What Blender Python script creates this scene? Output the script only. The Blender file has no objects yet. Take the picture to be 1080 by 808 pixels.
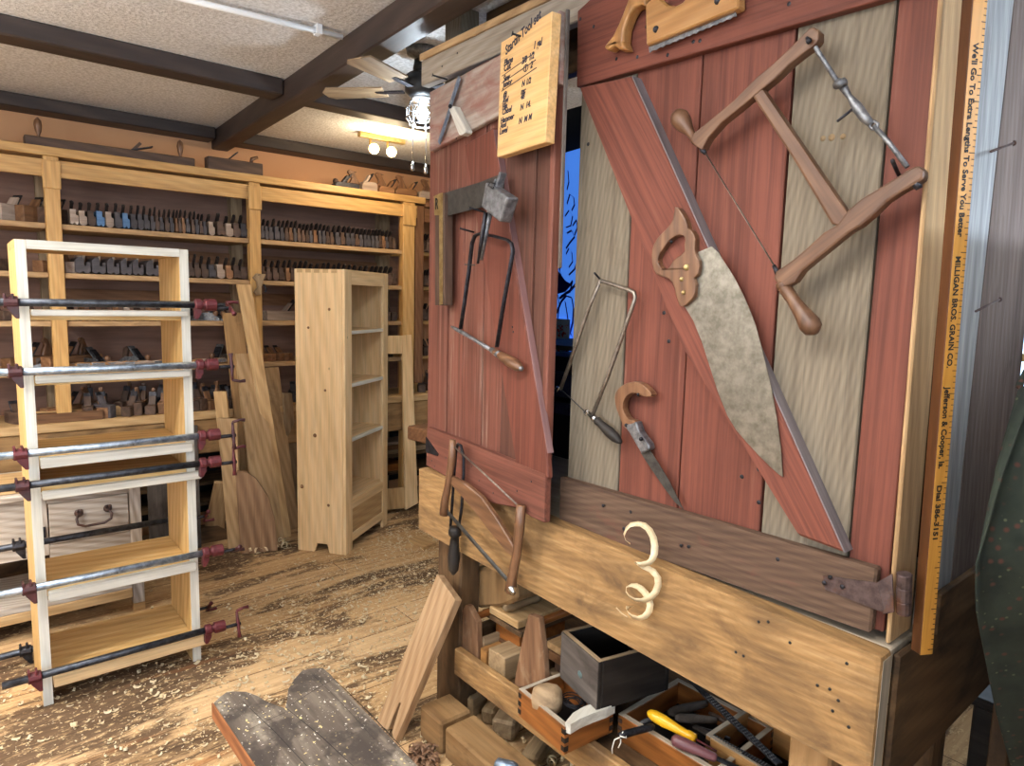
import bpy, bmesh, math, random
from math import sin, cos, pi, radians, sqrt, atan2
from mathutils import Vector, Matrix, Euler
from mathutils.geometry import tessellate_polygon
random.seed(7)
C = bpy.context.scene.collection
V = Vector
# ---------------------------------------------------------------- camera model (fitted to the room's own lines)
FP = 712.0
CAM = V((0, 0, 1.55))
def _cam(yaw, pitch, roll):
    cy, sy, cp, sp = cos(yaw), sin(yaw), cos(pitch), sin(pitch)
    f = V((sy*cp, cy*cp, -sp)); r = V((cy, -sy, 0)); u = r.cross(f)
    c, s = cos(roll), sin(roll)
    return c*r + s*u, -s*r + c*u, f
CR, CU, CF = _cam(radians(39.8), radians(7.0), radians(1.47))
def ray(x, y): return CF + CR*((x-540)/FP) - CU*((y-404)/FP)
def rx(x, y, v): d = ray(x, y); return CAM + d*(v/d.x)
def ry(x, y, v): d = ray(x, y); return CAM + d*(v/d.y)
def rz(x, y, v): d = ray(x, y); return CAM + d*((v-1.55)/d.z)
def rp(x, y, p, n): d = ray(x, y); return CAM + d*((V(p)-CAM).dot(V(n))/d.dot(V(n)))
def rd(px, py, off=0.0): return rx(px, py, 1.365-off)            # right-hand door, off = how far proud of its planks
LD0 = V((1.36, 2.125, .919)); LDU = V((-.094, -.760, 0)).normalized(); LDN = V((-.760, .094, 0)).normalized()
def ld(px, py, off=0.0): return rp(px, py, LD0 + LDN*off, LDN)     # left-hand door, hanging ajar
# ---------------------------------------------------------------- mesh builder
class MB:
    def __init__(s): s.v=[]; s.f=[]; s.g=[]; s.sm=[]
    def add(s, vs, fs, M=None, axis=0, smooth=False, goff=None):
        n=len(s.v); o = V((random.uniform(0,9),random.uniform(0,9),random.uniform(0,9))) if goff is None else V(goff)
        k=[(0,1,2),(1,2,0),(2,0,1)][axis]
        for p in vs:
            p=V(p); s.g.append(V((p[k[0]],p[k[1]],p[k[2]]))+o); s.v.append(M@p if M else p)
        for q in fs: s.f.append([n+i for i in q]); s.sm.append(smooth)
        return s
    def box(s, c, d, R=None, axis=None, taper=None, goff=None):
        x,y,z=[a/2 for a in d]
        if axis is None: axis=max(range(3), key=lambda i:d[i])
        t = taper or (1,1)
        vs=[(-x,-y,-z),(x,-y,-z),(x,y,-z),(-x,y,-z),(-x*t[0],-y*t[1],z),(x*t[0],-y*t[1],z),(x*t[0],y*t[1],z),(-x*t[0],y*t[1],z)]
        fs=[(0,3,2,1),(4,5,6,7),(0,1,5,4),(1,2,6,5),(2,3,7,6),(3,0,4,7)]
        M=Matrix.Translation(V(c)) @ (R.to_4x4() if R else Matrix())
        return s.add(vs,fs,M,axis,goff=goff)
    def b2(s, a, b, axis=None):                                    # box between two corners
        a,b=V(a),V(b); return s.box((a+b)/2,[abs(b[i]-a[i]) for i in range(3)],None,axis)
    def bar(s, p0, p1, w, t, up=(0,0,1), w1=None, t1=None):        # oriented bar; w across, t along up
        p0,p1=V(p0),V(p1); d=p1-p0; L=d.length; d.normalize(); up=V(up)
        a=d.cross(up)
        if a.length<1e-4: a=d.cross(V((1,0,0)))
        a.normalize(); u=a.cross(d).normalized(); w1=w if w1 is None else w1; t1=t if t1 is None else t1
        M=Matrix((d,a,u)).transposed().to_4x4(); M.translation=p0
        vs=[(0,-w/2,-t/2),(0,w/2,-t/2),(0,w/2,t/2),(0,-w/2,t/2),(L,-w1/2,-t1/2),(L,w1/2,-t1/2),(L,w1/2,t1/2),(L,-w1/2,t1/2)]
        return s.add(vs,[(0,1,2,3),(7,6,5,4),(0,4,5,1),(1,5,6,2),(2,6,7,3),(3,7,4,0)],M,0)
    def poly(s, P, ext, holes=(), axis_dir=None):                   # world polygon (any plane) pushed out along ext
        P=[V(p) for p in P]; ext=V(ext); H=[[V(p) for p in h] for h in holes]
        d = V(axis_dir) if axis_dir is not None else (P[1]-P[0])
        n=ext.normalized(); d=(d-n*d.dot(n)).normalized(); e=n.cross(d)
        M=Matrix((d,e,n)).transposed().to_4x4(); M.translation=P[0]; Mi=M.inverted()
        loops=[P]+H; flat=[p for l in loops for p in l]; N=len(flat)
        tris=tessellate_polygon(loops) if H or len(P)>4 else ([(0,1,2),(0,2,3)] if len(P)==4 else [(0,1,2)])
        vs=[Mi@p for p in flat]+[Mi@(p+ext) for p in flat]; fs=[]
        a=sum(((P[i]-P[0]).cross(P[(i+1)%len(P)]-P[0]) for i in range(len(P))),V()); flip = a.dot(ext)>0
        for t in tris:
            tn=(flat[t[1]]-flat[t[0]]).cross(flat[t[2]]-flat[t[0]])
            t=tuple(t) if tn.dot(ext)<0 else tuple(reversed(t))
            fs.append(t); fs.append(tuple(N+i for i in reversed(t)))
        b=0
        for k,l in enumerate(loops):
            m=len(l)
            la=sum(((l[i]-l[0]).cross(l[(i+1)%m]-l[0]) for i in range(m)),V()); fl=(la.dot(ext)>0)
            if k>0: fl=not fl
            for i in range(m):
                j=(i+1)%m; q=(b+i,b+j,N+b+j,N+b+i)
                fs.append(q if fl else tuple(reversed(q)))
            b+=m
        return s.add(vs,fs,M,0)
    def tube(s, P, r, n=8, closed=False, flat=1.0, up=None):
        P=[V(p) for p in P]; m=len(P); rs=r if isinstance(r,(list,tuple)) else [r]*m
        T=[]
        for i in range(m):
            a=P[i-1] if (i>0 or closed) else P[i]; b=P[(i+1)%m] if (i<m-1 or closed) else P[i]
            T.append((b-a).normalized())
        u=V(up) if up is not None else (V((0,0,1)) if abs(T[0].z)<.9 else V((1,0,0)))
        vs=[]; fs=[]; acc=0
        for i in range(m):
            u=(u-T[i]*u.dot(T[i])).normalized(); w=T[i].cross(u)
            for k in range(n):
                a=2*pi*k/n; vs.append(P[i]+(u*cos(a)+w*sin(a)*flat)*rs[i])
        for i in range(m if closed else m-1):
            j=(i+1)%m
            for k in range(n):
                l=(k+1)%n; fs.append((i*n+k,i*n+l,j*n+l,j*n+k))
        if not closed: fs.append(tuple(range(n-1,-1,-1))); fs.append(tuple((m-1)*n+k for k in range(n)))
        d=(P[-1]-P[0]); ax=0
        if d.length>1e-6: ax=max(range(3),key=lambda i:abs(d[i]))
        return s.add(vs,fs,None,ax,True)
    def lathe(s, p0, p1, prof, n=12):                               # prof: (fraction along, radius)
        p0,p1=V(p0),V(p1); return s.tube([p0.lerp(p1,t) for t,_ in prof],[max(r,1e-4) for _,r in prof],n)
    def ball(s, c, r, n=10, sq=(1,1,1)):
        vs=[];fs=[]; m=n//2
        for i in range(m+1):
            a=pi*i/m
            for k in range(n):
                b=2*pi*k/n; vs.append((c[0]+r*sq[0]*sin(a)*cos(b),c[1]+r*sq[1]*sin(a)*sin(b),c[2]+r*sq[2]*cos(a)))
        for i in range(m):
            for k in range(n):
                l=(k+1)%n; fs.append((i*n+k,(i+1)*n+k,(i+1)*n+l,i*n+l))
        return s.add(vs,fs,None,0,True)
    def ribbon(s, P, W, t):                                         # strip along P, W = width vectors
        P=[V(p) for p in P]; m=len(P); vs=[];fs=[]
        for i in range(m):
            T=(P[min(i+1,m-1)]-P[max(i-1,0)]).normalized(); w=V(W[i] if isinstance(W,list) else W); nn=T.cross(w).normalized()*t
            for q in (w*.5+nn*.5,-w*.5+nn*.5,-w*.5-nn*.5,w*.5-nn*.5): vs.append(P[i]+q)
        for i in range(m-1):
            for k in range(4):
                l=(k+1)%4; fs.append((i*4+k,(i+1)*4+k,(i+1)*4+l,i*4+l))
        fs.append((0,1,2,3)); fs.append(tuple((m-1)*4+k for k in (3,2,1,0)))
        return s.add(vs,fs,None,0,True)
    def xf(s, M, i0=0):
        for i in range(i0,len(s.v)): s.v[i]=M@s.v[i]
        return s
FRAME={}
def build(name, mb, mat, parent=None, bevel=0.0, seg=1, origin=None, label=None, flat=False):
    if flat: mb.sm=[False]*len(mb.sm)
    me=bpy.data.meshes.new(name)
    o=bpy.data.objects.new(name, me); C.objects.link(o)
    base=FRAME.get(parent.name, V()) if parent else V()
    if origin is not None: wo=V(origin)
    elif parent: wo=base.copy()
    else:
        wo=V((sum(p.x for p in mb.v)/len(mb.v),sum(p.y for p in mb.v)/len(mb.v),min(p.z for p in mb.v)))
    FRAME[o.name]=wo
    me.from_pydata([p-wo for p in mb.v],[],mb.f)
    at=me.attributes.new('gr','FLOAT_VECTOR','POINT')
    at.data.foreach_set('vector',[c for g in mb.g for c in g])
    me.polygons.foreach_set('use_smooth',mb.sm)
    me.materials.append(mat); me.update()
    o.location=wo-base
    if parent: o.parent=parent
    if bevel>0:
        b=o.modifiers.new('bevel','BEVEL'); b.width=bevel; b.segments=seg; b.limit_method='ANGLE'; b.angle_limit=radians(40)
    if label: o['label']=label
    return o
def thing(name, label, cat, loc=(0,0,0), group=None):
    o=bpy.data.objects.new(name,None); C.objects.link(o); o.location=loc; o.empty_display_size=.05
    FRAME[o.name]=V(loc); o['label']=label; o['category']=cat
    if group: o['group']=group
    return o
def tag(o, label, cat, group=None, kind=None):
    o['label']=label; o['category']=cat
    if group: o['group']=group
    if kind: o['kind']=kind
    return o
def struct(name, mb, mat, bevel=0):
    o=build(name,mb,mat,None,bevel,origin=(0,0,0)); o['kind']='structure'; return o
def dup(root, loc, rotz=0, scale=None, label=None, group=None):
    r=root.copy(); C.objects.link(r); r.location=loc; r.rotation_euler=(0,0,rotz)
    if scale: r.scale=scale
    if label: r['label']=label
    if group: r['group']=group
    for ch in list(root.children):
        c=ch.copy(); C.objects.link(c); c.parent=r
        for g in list(ch.children):
            d=g.copy(); C.objects.link(d); d.parent=c
    return r
def B(): return MB()
# ---------------------------------------------------------------- materials
def lin(c):
    return tuple(((x/255)/12.92 if x/255<=.04045 else ((x/255+.055)/1.055)**2.4) for x in c)+(1,)
def _mat(name):
    m=bpy.data.materials.new(name); m.use_nodes=True; nt=m.node_tree; nt.nodes.clear()
    out=nt.nodes.new('ShaderNodeOutputMaterial'); bs=nt.nodes.new('ShaderNodeBsdfPrincipled'); nt.links.new(bs.outputs[0],out.inputs[0])
    return m,nt,bs
def _noise(nt, vec, scale=(1,1,1), s=1.0, det=4, rough=.6, dist=0.0):
    mp=nt.nodes.new('ShaderNodeMapping'); mp.inputs['Scale'].default_value=scale; nt.links.new(vec,mp.inputs['Vector'])
    n=nt.nodes.new('ShaderNodeTexNoise'); n.inputs['Scale'].default_value=s; n.inputs['Detail'].default_value=det
    n.inputs['Roughness'].default_value=rough; n.inputs['Distortion'].default_value=dist; nt.links.new(mp.outputs[0],n.inputs['Vector'])
    return n.outputs['Fac']
def _ramp(nt, fac, stops):
    r=nt.nodes.new('ShaderNodeValToRGB'); e=r.color_ramp.elements
    while len(e)<len(stops): e.new(.5)
    for k,(p,c) in enumerate(stops): e[k].position=p; e[k].color=c if isinstance(c,tuple) and len(c)==4 else lin(c)
    nt.links.new(fac,r.inputs[0]); return r.outputs[0]
def _mix(nt, a, b, fac, mode='MIX'):
    m=nt.nodes.new('ShaderNodeMix'); m.data_type='RGBA'; m.blend_type=mode
    for sock,val in ((m.inputs[6],a),(m.inputs[7],b),(m.inputs[0],fac)):
        if isinstance(val,(tuple,float,int)): sock.default_value=val
        else: nt.links.new(val,sock)
    return m.outputs[2]
def _bump(nt, bs, h, strength, dist=.002):
    b=nt.nodes.new('ShaderNodeBump'); b.inputs['Strength'].default_value=strength; b.inputs['Distance'].default_value=dist
    nt.links.new(h,b.inputs['Height']); nt.links.new(b.outputs[0],bs.inputs['Normal'])
def wood(name, dark, mid, light, grain=26, fine=130, rough=.6, ring=0.35, stain=None, stain_amt=.5, stain_scale=4, bump=.25, vary=.18, knots=0.0, spec=.3, along=1.2):
    m,nt,bs=_mat(name); at=nt.nodes.new('ShaderNodeAttribute'); at.attribute_name='gr'; g=at.outputs['Vector']
    n1=_noise(nt,g,(along,grain,grain),1.0,5,.6,ring*2)
    n2=_noise(nt,g,(3,fine,fine),1.0,3,.6)
    # growth rings: bands across the board, bent by slow noise
    mp=nt.nodes.new('ShaderNodeMapping'); mp.inputs['Scale'].default_value=(.22,1,1); nt.links.new(g,mp.inputs['Vector'])
    w=nt.nodes.new('ShaderNodeTexWave'); w.wave_type='BANDS'; w.bands_direction='DIAGONAL'; w.inputs['Scale'].default_value=grain*.8
    w.inputs['Distortion'].default_value=3.2; w.inputs['Detail'].default_value=3; w.inputs['Detail Scale'].default_value=.55
    nt.links.new(mp.outputs[0],w.inputs['Vector'])
    f=nt.nodes.new('ShaderNodeMix'); f.data_type='FLOAT'; f.inputs[0].default_value=ring*.42; nt.links.new(n1,f.inputs[2]); nt.links.new(w.outputs['Fac'],f.inputs[3])
    col=_ramp(nt,f.outputs[0],[(.2,dark),(.5,mid),(.8,light)])
    fr=_ramp(nt,n2,[(.3,(190,190,190)),(.62,(255,255,255))])
    col=_mix(nt,col,fr,.5,'MULTIPLY')
    if knots:
        vo=nt.nodes.new('ShaderNodeTexVoronoi'); vo.inputs['Scale'].default_value=1.0
        mk=nt.nodes.new('ShaderNodeMapping'); mk.inputs['Scale'].default_value=(4.5,7,7); nt.links.new(g,mk.inputs['Vector']); nt.links.new(mk.outputs[0],vo.inputs['Vector'])
        kf=_ramp(nt,vo.outputs['Distance'],[(0,(255,255,255)),(knots*.6,(150,150,150)),(knots,(0,0,0))])
        col=_mix(nt,col,lin([int(c*.45) for c in dark]),kf)
    if stain:
        ns=_noise(nt,g,(stain_scale,stain_scale*2.2,stain_scale*2.2),1.0,6,.65,.6)
        sf=_ramp(nt,ns,[(1-stain_amt-.12,(0,0,0)),(1-stain_amt+.12,(255,255,255))])
        col=_mix(nt,col,lin(stain),sf)
    if vary:
        oi=nt.nodes.new('ShaderNodeObjectInfo'); mr=nt.nodes.new('ShaderNodeMapRange'); nt.links.new(oi.outputs['Random'],mr.inputs[0])
        mr.inputs[3].default_value=1-vary; mr.inputs[4].default_value=1+vary
        hs=nt.nodes.new('ShaderNodeHueSaturation'); nt.links.new(mr.outputs[0],hs.inputs['Value']); nt.links.new(col,hs.inputs['Color']); col=hs.outputs[0]
    nt.links.new(col,bs.inputs['Base Color']); bs.inputs['Roughness'].default_value=rough; bs.inputs['Specular IOR Level'].default_value=spec
    _bump(nt,bs,f.outputs[0],bump,.0015)
    return m
def painted(name, paint, under, wear=.35, paint2=None, rough=.65, vary=.06):
    m,nt,bs=_mat(name); at=nt.nodes.new('ShaderNodeAttribute'); at.attribute_name='gr'; g=at.outputs['Vector']
    big=_noise(nt,g,(1.5,5,5),1.0,5,.6,.4)
    st=_noise(nt,g,(1.6,70,70),1.0,5,.65,.5)
    base=_ramp(nt,big,[(.3,paint),(.7,paint2 or paint)])
    base=_mix(nt,base,_ramp(nt,st,[(.35,(190,190,190)),(.6,(255,255,255))]),.8,'MULTIPLY')
    mul=nt.nodes.new('ShaderNodeMath'); mul.operation='MULTIPLY'; nt.links.new(big,mul.inputs[0]); nt.links.new(st,mul.inputs[1])
    mk=_ramp(nt,mul.outputs[0],[(.46-wear*.5,(0,0,0)),(.62-wear*.5,(255,255,255))])
    inv=_noise(nt,g,(.9,2.2,2.2),1.0,3,.5)
    pm=_ramp(nt,inv,[(.45,(20,20,20)),(.7,(255,255,255))])
    mm=_mix(nt,mk,pm,1.0,'MULTIPLY')
    col=_mix(nt,base,lin(under),mm)
    if vary:
        oi=nt.nodes.new('ShaderNodeObjectInfo'); mr=nt.nodes.new('ShaderNodeMapRange'); nt.links.new(oi.outputs['Random'],mr.inputs[0])
        mr.inputs[3].default_value=1-vary; mr.inputs[4].default_value=1+vary
        hs=nt.nodes.new('ShaderNodeHueSaturation'); nt.links.new(mr.outputs[0],hs.inputs['Value']); nt.links.new(col,hs.inputs['Color']); col=hs.outputs[0]
    nt.links.new(col,bs.inputs['Base Color']); bs.inputs['Roughness'].default_value=rough; bs.inputs['Specular IOR Level'].default_value=.3
    _bump(nt,bs,st,.35,.002)
    return m
def metal(name, c1, c2, rough=.4, scale=40, metallic=1.0, rust=None, rust_amt=.3):
    m,nt,bs=_mat(name); tc=nt.nodes.new('ShaderNodeTexCoord'); g=tc.outputs['Object']
    n=_noise(nt,g,(1,1,1),scale,5,.6); col=_ramp(nt,n,[(.35,c1),(.65,c2)])
    if rust:
        r=_noise(nt,g,(1,1,1),scale*.35,6,.7,.5); col=_mix(nt,col,lin(rust),_ramp(nt,r,[(.9-rust_amt,(0,0,0)),(1.05-rust_amt,(255,255,255))]))
    nt.links.new(col,bs.inputs['Base Color']); bs.inputs['Metallic'].default_value=metallic; bs.inputs['Roughness'].default_value=rough
    _bump(nt,bs,n,.1,.001); return m
def plain(name, c, rough=.6, metallic=0.0, c2=None, scale=8, bump=0.0, emit=0.0, spec=.4):
    m,nt,bs=_mat(name); tc=nt.nodes.new('ShaderNodeTexCoord')
    n=_noise(nt,tc.outputs['Object'],(1,1,1),scale,4,.6); col=_ramp(nt,n,[(.35,c),(.65,c2 or c)])
    nt.links.new(col,bs.inputs['Base Color']); bs.inputs['Roughness'].default_value=rough; bs.inputs['Metallic'].default_value=metallic; bs.inputs['Specular IOR Level'].default_value=spec
    if bump: _bump(nt,bs,n,bump,.003)
    if emit: nt.links.new(col,bs.inputs['Emission Color']); bs.inputs['Emission Strength'].default_value=emit
    return m
M={}
M['red']=painted('red_barn_paint',(122,70,56),(148,126,108),.28,(104,57,45))
M['red_faded']=painted('faded_red_paint',(128,80,66),(154,136,120),.36,(108,64,52))
M['red_worn']=wood('weathered_batten',(62,46,37),(84,65,52),(106,86,70),44,150,.8,.35,stain=(108,60,50),stain_amt=.26,stain_scale=3.2,bump=.5)
M['greyplank']=wood('weathered_grey_board',(98,88,73),(122,111,95),(142,131,114),52,150,.75,.35,stain=(92,80,64),stain_amt=.30,vary=.05)
M['header']=wood('weathered_pale_board',(132,118,102),(170,157,140),(192,182,168),24,150,.8,.35,stain=(140,108,96),stain_amt=.3)
M['whitewash']=wood('flaked_pink_board',(140,112,102),(178,160,148),(205,196,186),18,90,.8,.3,stain=(150,98,88),stain_amt=.42,stain_scale=5)
M['apron']=wood('old_bench_timber',(128,98,62),(160,124,80),(186,152,106),40,150,.7,.3,stain=(104,80,54),stain_amt=.46,stain_scale=4.5,knots=.07,bump=.35)
M['benchdark']=wood('dark_bench_timber',(60,44,30),(96,72,48),(124,96,66),14,90,.7,.3,stain=(44,34,26),stain_amt=.4)
M['benchtop']=wood('dusty_bench_top',(140,128,112),(170,158,140),(190,178,160),10,60,.85,.2)
M['pine']=wood('fresh_pine',(218,180,130),(233,199,150),(241,212,168),11,90,.55,.4,knots=.05,vary=.04,bump=.08)
M['pinepale']=wood('pale_sapwood',(194,190,176),(210,207,196),(222,220,212),14,100,.5,.3,vary=.03,bump=.06)
M['ash']=wood('bleached_ash',(150,134,118),(190,178,164),(214,206,196),26,120,.6,.65,vary=.05,bump=.12)
M['cherry']=wood('butternut_board',(168,132,88),(196,160,112),(216,184,138),16,110,.55,.4,vary=.06,bump=.1)
M['shelfyellow']=wood('honey_pine',(180,134,76),(204,160,98),(220,180,120),18,110,.45,.35,vary=.05,bump=.1,spec=.45)
M['shelfboard']=wood('shelf_board',(136,104,72),(176,142,102),(200,168,126),22,110,.6,.35,vary=.06)
M['shelfbrown']=wood('brown_post',(92,62,40),(124,86,58),(146,106,74),22,110,.6,.3,vary=.05)
M['rough']=wood('rough_sawn_timber',(112,84,54),(152,118,78),(178,144,100),9,60,.8,.2,stain=(94,72,48),stain_amt=.36,bump=.5)
M['plank']=wood('leaning_plank',(142,112,78),(176,144,104),(198,168,128),18,110,.65,.45,stain=(104,82,60),stain_amt=.34,stain_scale=2.5,vary=.16)
M['plankgrey']=wood('grey_brown_plank',(126,104,80),(158,134,104),(182,160,128),16,110,.7,.45,vary=.1)
M['walnut']=wood('walnut_slab',(116,86,62),(150,116,86),(174,142,110),14,110,.6,.6,vary=.05)
M['oak']=wood('oak_plank',(146,116,84),(170,138,104),(186,156,120),20,130,.6,.7,vary=.04,bump=.15)
M['beam']=wood('black_brown_beam',(36,28,26),(58,46,42),(84,70,62),9,70,.55,.3,knots=.06,vary=.08,spec=.5)
M['planewood']=wood('dark_plane_beech',(50,38,32),(78,60,50),(104,82,68),18,120,.5,.3,vary=.35)
M['planewarm']=wood('warm_plane_beech',(92,62,42),(124,88,60),(152,114,82),18,120,.5,.3,vary=.25)
M['planepale']=wood('pale_plane_beech',(132,112,100),(164,146,132),(190,174,160),18,120,.6,.3,vary=.12)
M['planegrey']=wood('slate_plane_beech',(48,44,46),(74,69,72),(98,92,94),18,120,.55,.3,vary=.2)
M['planeblue']=wood('blue_painted_plane',(60,88,124),(84,118,158),(104,132,166),14,90,.5,.2,vary=.05)
M['handle']=wood('oiled_saw_handle',(78,52,36),(112,78,54),(142,104,74),26,130,.4,.4,vary=.06,spec=.5)
M['sawbeech']=wood('beech_saw_frame',(72,48,34),(98,68,48),(124,92,68),22,130,.45,.35,vary=.05,spec=.45)
M['varnish']=wood('varnished_beech',(132,90,48),(164,118,68),(186,144,92),18,110,.35,.35,vary=.03,spec=.5)
M['drawerbrown']=wood('brown_drawer_wood',(94,54,24),(140,84,38),(172,108,52),16,110,.4,.4,vary=.06,spec=.5)
M['blackwood']=wood('blackened_box_wood',(22,20,20),(38,34,32),(62,56,52),14,90,.55,.25,vary=.05)
M['dustygrey']=wood('dusty_grey_box',(66,60,56),(96,88,82),(124,114,106),14,90,.8,.25,stain=(60,52,48),stain_amt=.4,vary=.05)
M['block']=wood('dusty_block',(116,94,68),(152,128,96),(176,152,118),14,90,.85,.3,vary=.18,stain=(100,82,62),stain_amt=.3)
M['sidegrey']=wood('blue_grey_side_board',(120,120,122),(158,160,162),(192,194,196),26,120,.75,.25,stain=(110,104,100),stain_amt=.25,vary=.0)
M['rulerface']=wood('yellow_ruler_face',(168,114,46),(188,134,58),(200,148,74),14,90,.45,.2,vary=0)
M['stickwood']=wood('brown_stick',(54,30,14),(78,46,22),(98,60,30),18,90,.45,.25,vary=0)
M['note']=wood('note_board_pine',(206,160,100),(222,180,122),(232,196,144),16,110,.6,.35,vary=0,bump=.06)
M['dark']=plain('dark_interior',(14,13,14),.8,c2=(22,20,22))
M['iron']=metal('dark_iron',(38,38,42),(66,66,72),.5,60,.8,rust=(60,44,36),rust_amt=.25)
M['irongrey']=metal('grey_iron',(92,94,98),(138,140,144),.5,60,.7,rust=(80,68,60),rust_amt=.25)
M['steelbar']=metal('steel_frame',(112,104,96),(150,142,132),.4,60,.85,rust=(90,74,60),rust_amt=.3)
M['pipe']=metal('galvanised_pipe',(122,136,152),(172,186,202),.42,50,.85,rust=(84,88,96),rust_amt=.3)
M['pipedark']=metal('black_pipe',(48,50,56),(78,82,90),.45,50,.8)
M['clampred']=metal('red_clamp_casting',(72,22,28),(100,36,42),.5,50,.1,rust=(74,30,36),rust_amt=.35)
M['clampmaroon']=metal('maroon_clamp_casting',(54,24,28),(80,38,42),.5,50,.1,rust=(50,34,34),rust_amt=.4)
M['sawplate']=metal('mottled_saw_plate',(112,109,100),(146,143,134),.36,45,.85,rust=(92,82,70),rust_amt=.22)
M['sawdull']=metal('dull_saw_plate',(58,56,54),(82,80,76),.55,40,.6,rust=(60,48,40),rust_amt=.3)
M['brass']=metal('brass',(150,126,80),(188,166,116),.4,40,.8)
M['chrome']=metal('bright_steel',(180,182,184),(220,222,224),.25,30,1.0)
M['rustmetal']=metal('rusty_hinge',(66,52,50),(94,78,76),.6,60,.5,rust=(96,62,44),rust_amt=.4)
M['bluesteel']=metal('blue_grey_steel',(110,128,152),(150,168,190),.4,40,.7)
M['black']=plain('black_plastic',(18,18,20),.45)
M['yellow']=plain('yellow_plastic',(232,172,24),.25,c2=(240,184,40),spec=.6)
M['purple']=plain('plum_handle',(96,58,62),.35,c2=(116,74,78),spec=.5)
M['white']=plain('white_fitting',(226,228,230),.5)
M['string']=plain('white_string',(225,222,212),.9)
M['ink']=plain('ink',(48,48,62),.8)
M['blackink']=plain('black_print',(24,20,16),.7)
M['shaving']=wood('shaving_curl',(206,180,136),(226,206,168),(238,226,200),6,60,.5,.2,vary=.06,bump=.03)

M['wedgedark']=wood('black_plane_wedge',(22,18,18),(40,32,30),(60,48,42),18,90,.55,.3,vary=.3)
M['braceedge']=wood('grey_purple_edge',(96,90,92),(124,116,118),(146,138,140),18,90,.7,.2,vary=0)
M['pinkedge']=wood('mauve_edge',(104,76,76),(128,94,92),(150,118,116),18,90,.7,.2,vary=0)
M['wallshade']=wood('mauve_wall_shade',(126,96,82),(142,110,95),(154,122,106),6,40,.85,.15,vary=0,bump=.05)  # wall tone with the shelf shade put into the colour

M['red_brown']=painted('brown_red_board',(104,68,56),(136,118,102),.34,(88,56,46))
M['tote']=wood('dusty_tote_board',(92,64,44),(126,92,66),(152,118,88),24,120,.75,.3,stain=(150,128,102),stain_amt=.36,stain_scale=7,vary=.08)

M['sidebrown']=wood('brown_grey_side_board',(88,76,70),(116,102,96),(146,132,126),30,130,.8,.25,stain=(70,56,48),stain_amt=.3,vary=0)
# ---------------------------------------------------------------- setting materials
def floor_mat():
    m,nt,bs=_mat('worn_plank_floor'); tc=nt.nodes.new('ShaderNodeTexCoord'); g=tc.outputs['Object']
    br=nt.nodes.new('ShaderNodeTexBrick'); br.inputs['Scale'].default_value=1; br.inputs['Brick Width'].default_value=2.6; br.inputs['Row Height'].default_value=.19
    br.inputs['Mortar Size'].default_value=.0025; br.inputs['Mortar Smooth'].default_value=.3; br.offset=.37
    br.inputs['Color1'].default_value=lin((198,164,120)); br.inputs['Color2'].default_value=lin((212,180,138)); br.inputs['Mortar'].default_value=lin((92,66,44))
    nt.links.new(g,br.inputs['Vector'])
    gr=_noise(nt,g,(1.6,34,1),1.0,6,.65,.4); col=_mix(nt,br.outputs['Color'],_ramp(nt,gr,[(.3,(190,172,150)),(.62,(255,255,255))]),.7,'MULTIPLY')
    big=_noise(nt,g,(.8,2.6,1),1.1,8,.72,.5); d=_ramp(nt,big,[(.49,(0,0,0)),(.55,(255,255,255))])
    dk=_ramp(nt,gr,[(.3,(58,44,34)),(.7,(104,80,60))]); col=_mix(nt,col,dk,_mix(nt,d,(0,0,0,1),.08))
    ru=_noise(nt,g,(.6,5,1),1.4,5,.6); col=_mix(nt,col,lin((170,104,54)),_mix(nt,(0,0,0,1),_ramp(nt,ru,[(.6,(0,0,0)),(.72,(255,255,255))]),.45))
    sp=_noise(nt,g,(30,50,1),1.0,3,.7); col=_mix(nt,col,lin((216,188,142)),_mix(nt,(0,0,0,1),_ramp(nt,sp,[(.56,(0,0,0)),(.64,(255,255,255))]),.8))
    nt.links.new(col,bs.inputs['Base Color']); bs.inputs['Roughness'].default_value=.8; bs.inputs['Specular IOR Level'].default_value=.2
    _bump(nt,bs,gr,.3,.002); return m
def ceil_mat():
    m,nt,bs=_mat('stippled_ceiling'); tc=nt.nodes.new('ShaderNodeTexCoord'); g=tc.outputs['Object']
    n=_noise(nt,g,(1,1,1),70,3,.6); bs.inputs['Roughness'].default_value=.95
    col=_ramp(nt,n,[(.35,(192,191,190)),(.62,(226,226,227))]); nt.links.new(col,bs.inputs['Base Color']); _bump(nt,bs,n,1.0,.006); return m
M['floor']=floor_mat(); M['ceiling']=ceil_mat()
M['orange']=plain('orange_wall_paint',(206,156,114),.85,c2=(198,148,108),scale=1.2)
M['wallgrey']=plain('plain_wall_paint',(196,190,180),.9)
M['glassy']=plain('window_sky',(200,225,255),.3,emit=2.2)
# ---------------------------------------------------------------- room
X0,X1,Y0,Y1,ZC=-2.6,3.7,-2.6,4.66,2.56
struct('floor',B().b2((X0,Y0,-.1),(X1,Y1,0)),M['floor'])
struct('ceiling',B().b2((X0,Y0,ZC),(X1,Y1,ZC+.1)),M['ceiling'])
struct('wall_back',B().b2((X0,Y1,0),(X1,Y1+.1,ZC)),M['orange'])
def wall_open(name, axis, c, a0, a1, oz0, oz1, o0, o1, mat):       # wall with one window opening
    mb=B()
    def q(u0,u1,z0,z1):
        if axis=='x': mb.b2((c,u0,z0),(c+(.1 if c>0 else -.1),u1,z1))
        else: mb.b2((u0,c,z0),(u1,c-.1,z1))
    q(a0,o0,0,ZC); q(o1,a1,0,ZC); q(o0,o1,0,oz0); q(o0,o1,oz1,ZC); struct(name,mb,mat)
wall_open('wall_right','x',X1,Y0,Y1,.95,1.75,.3,1.25,M['wallgrey'])
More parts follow.
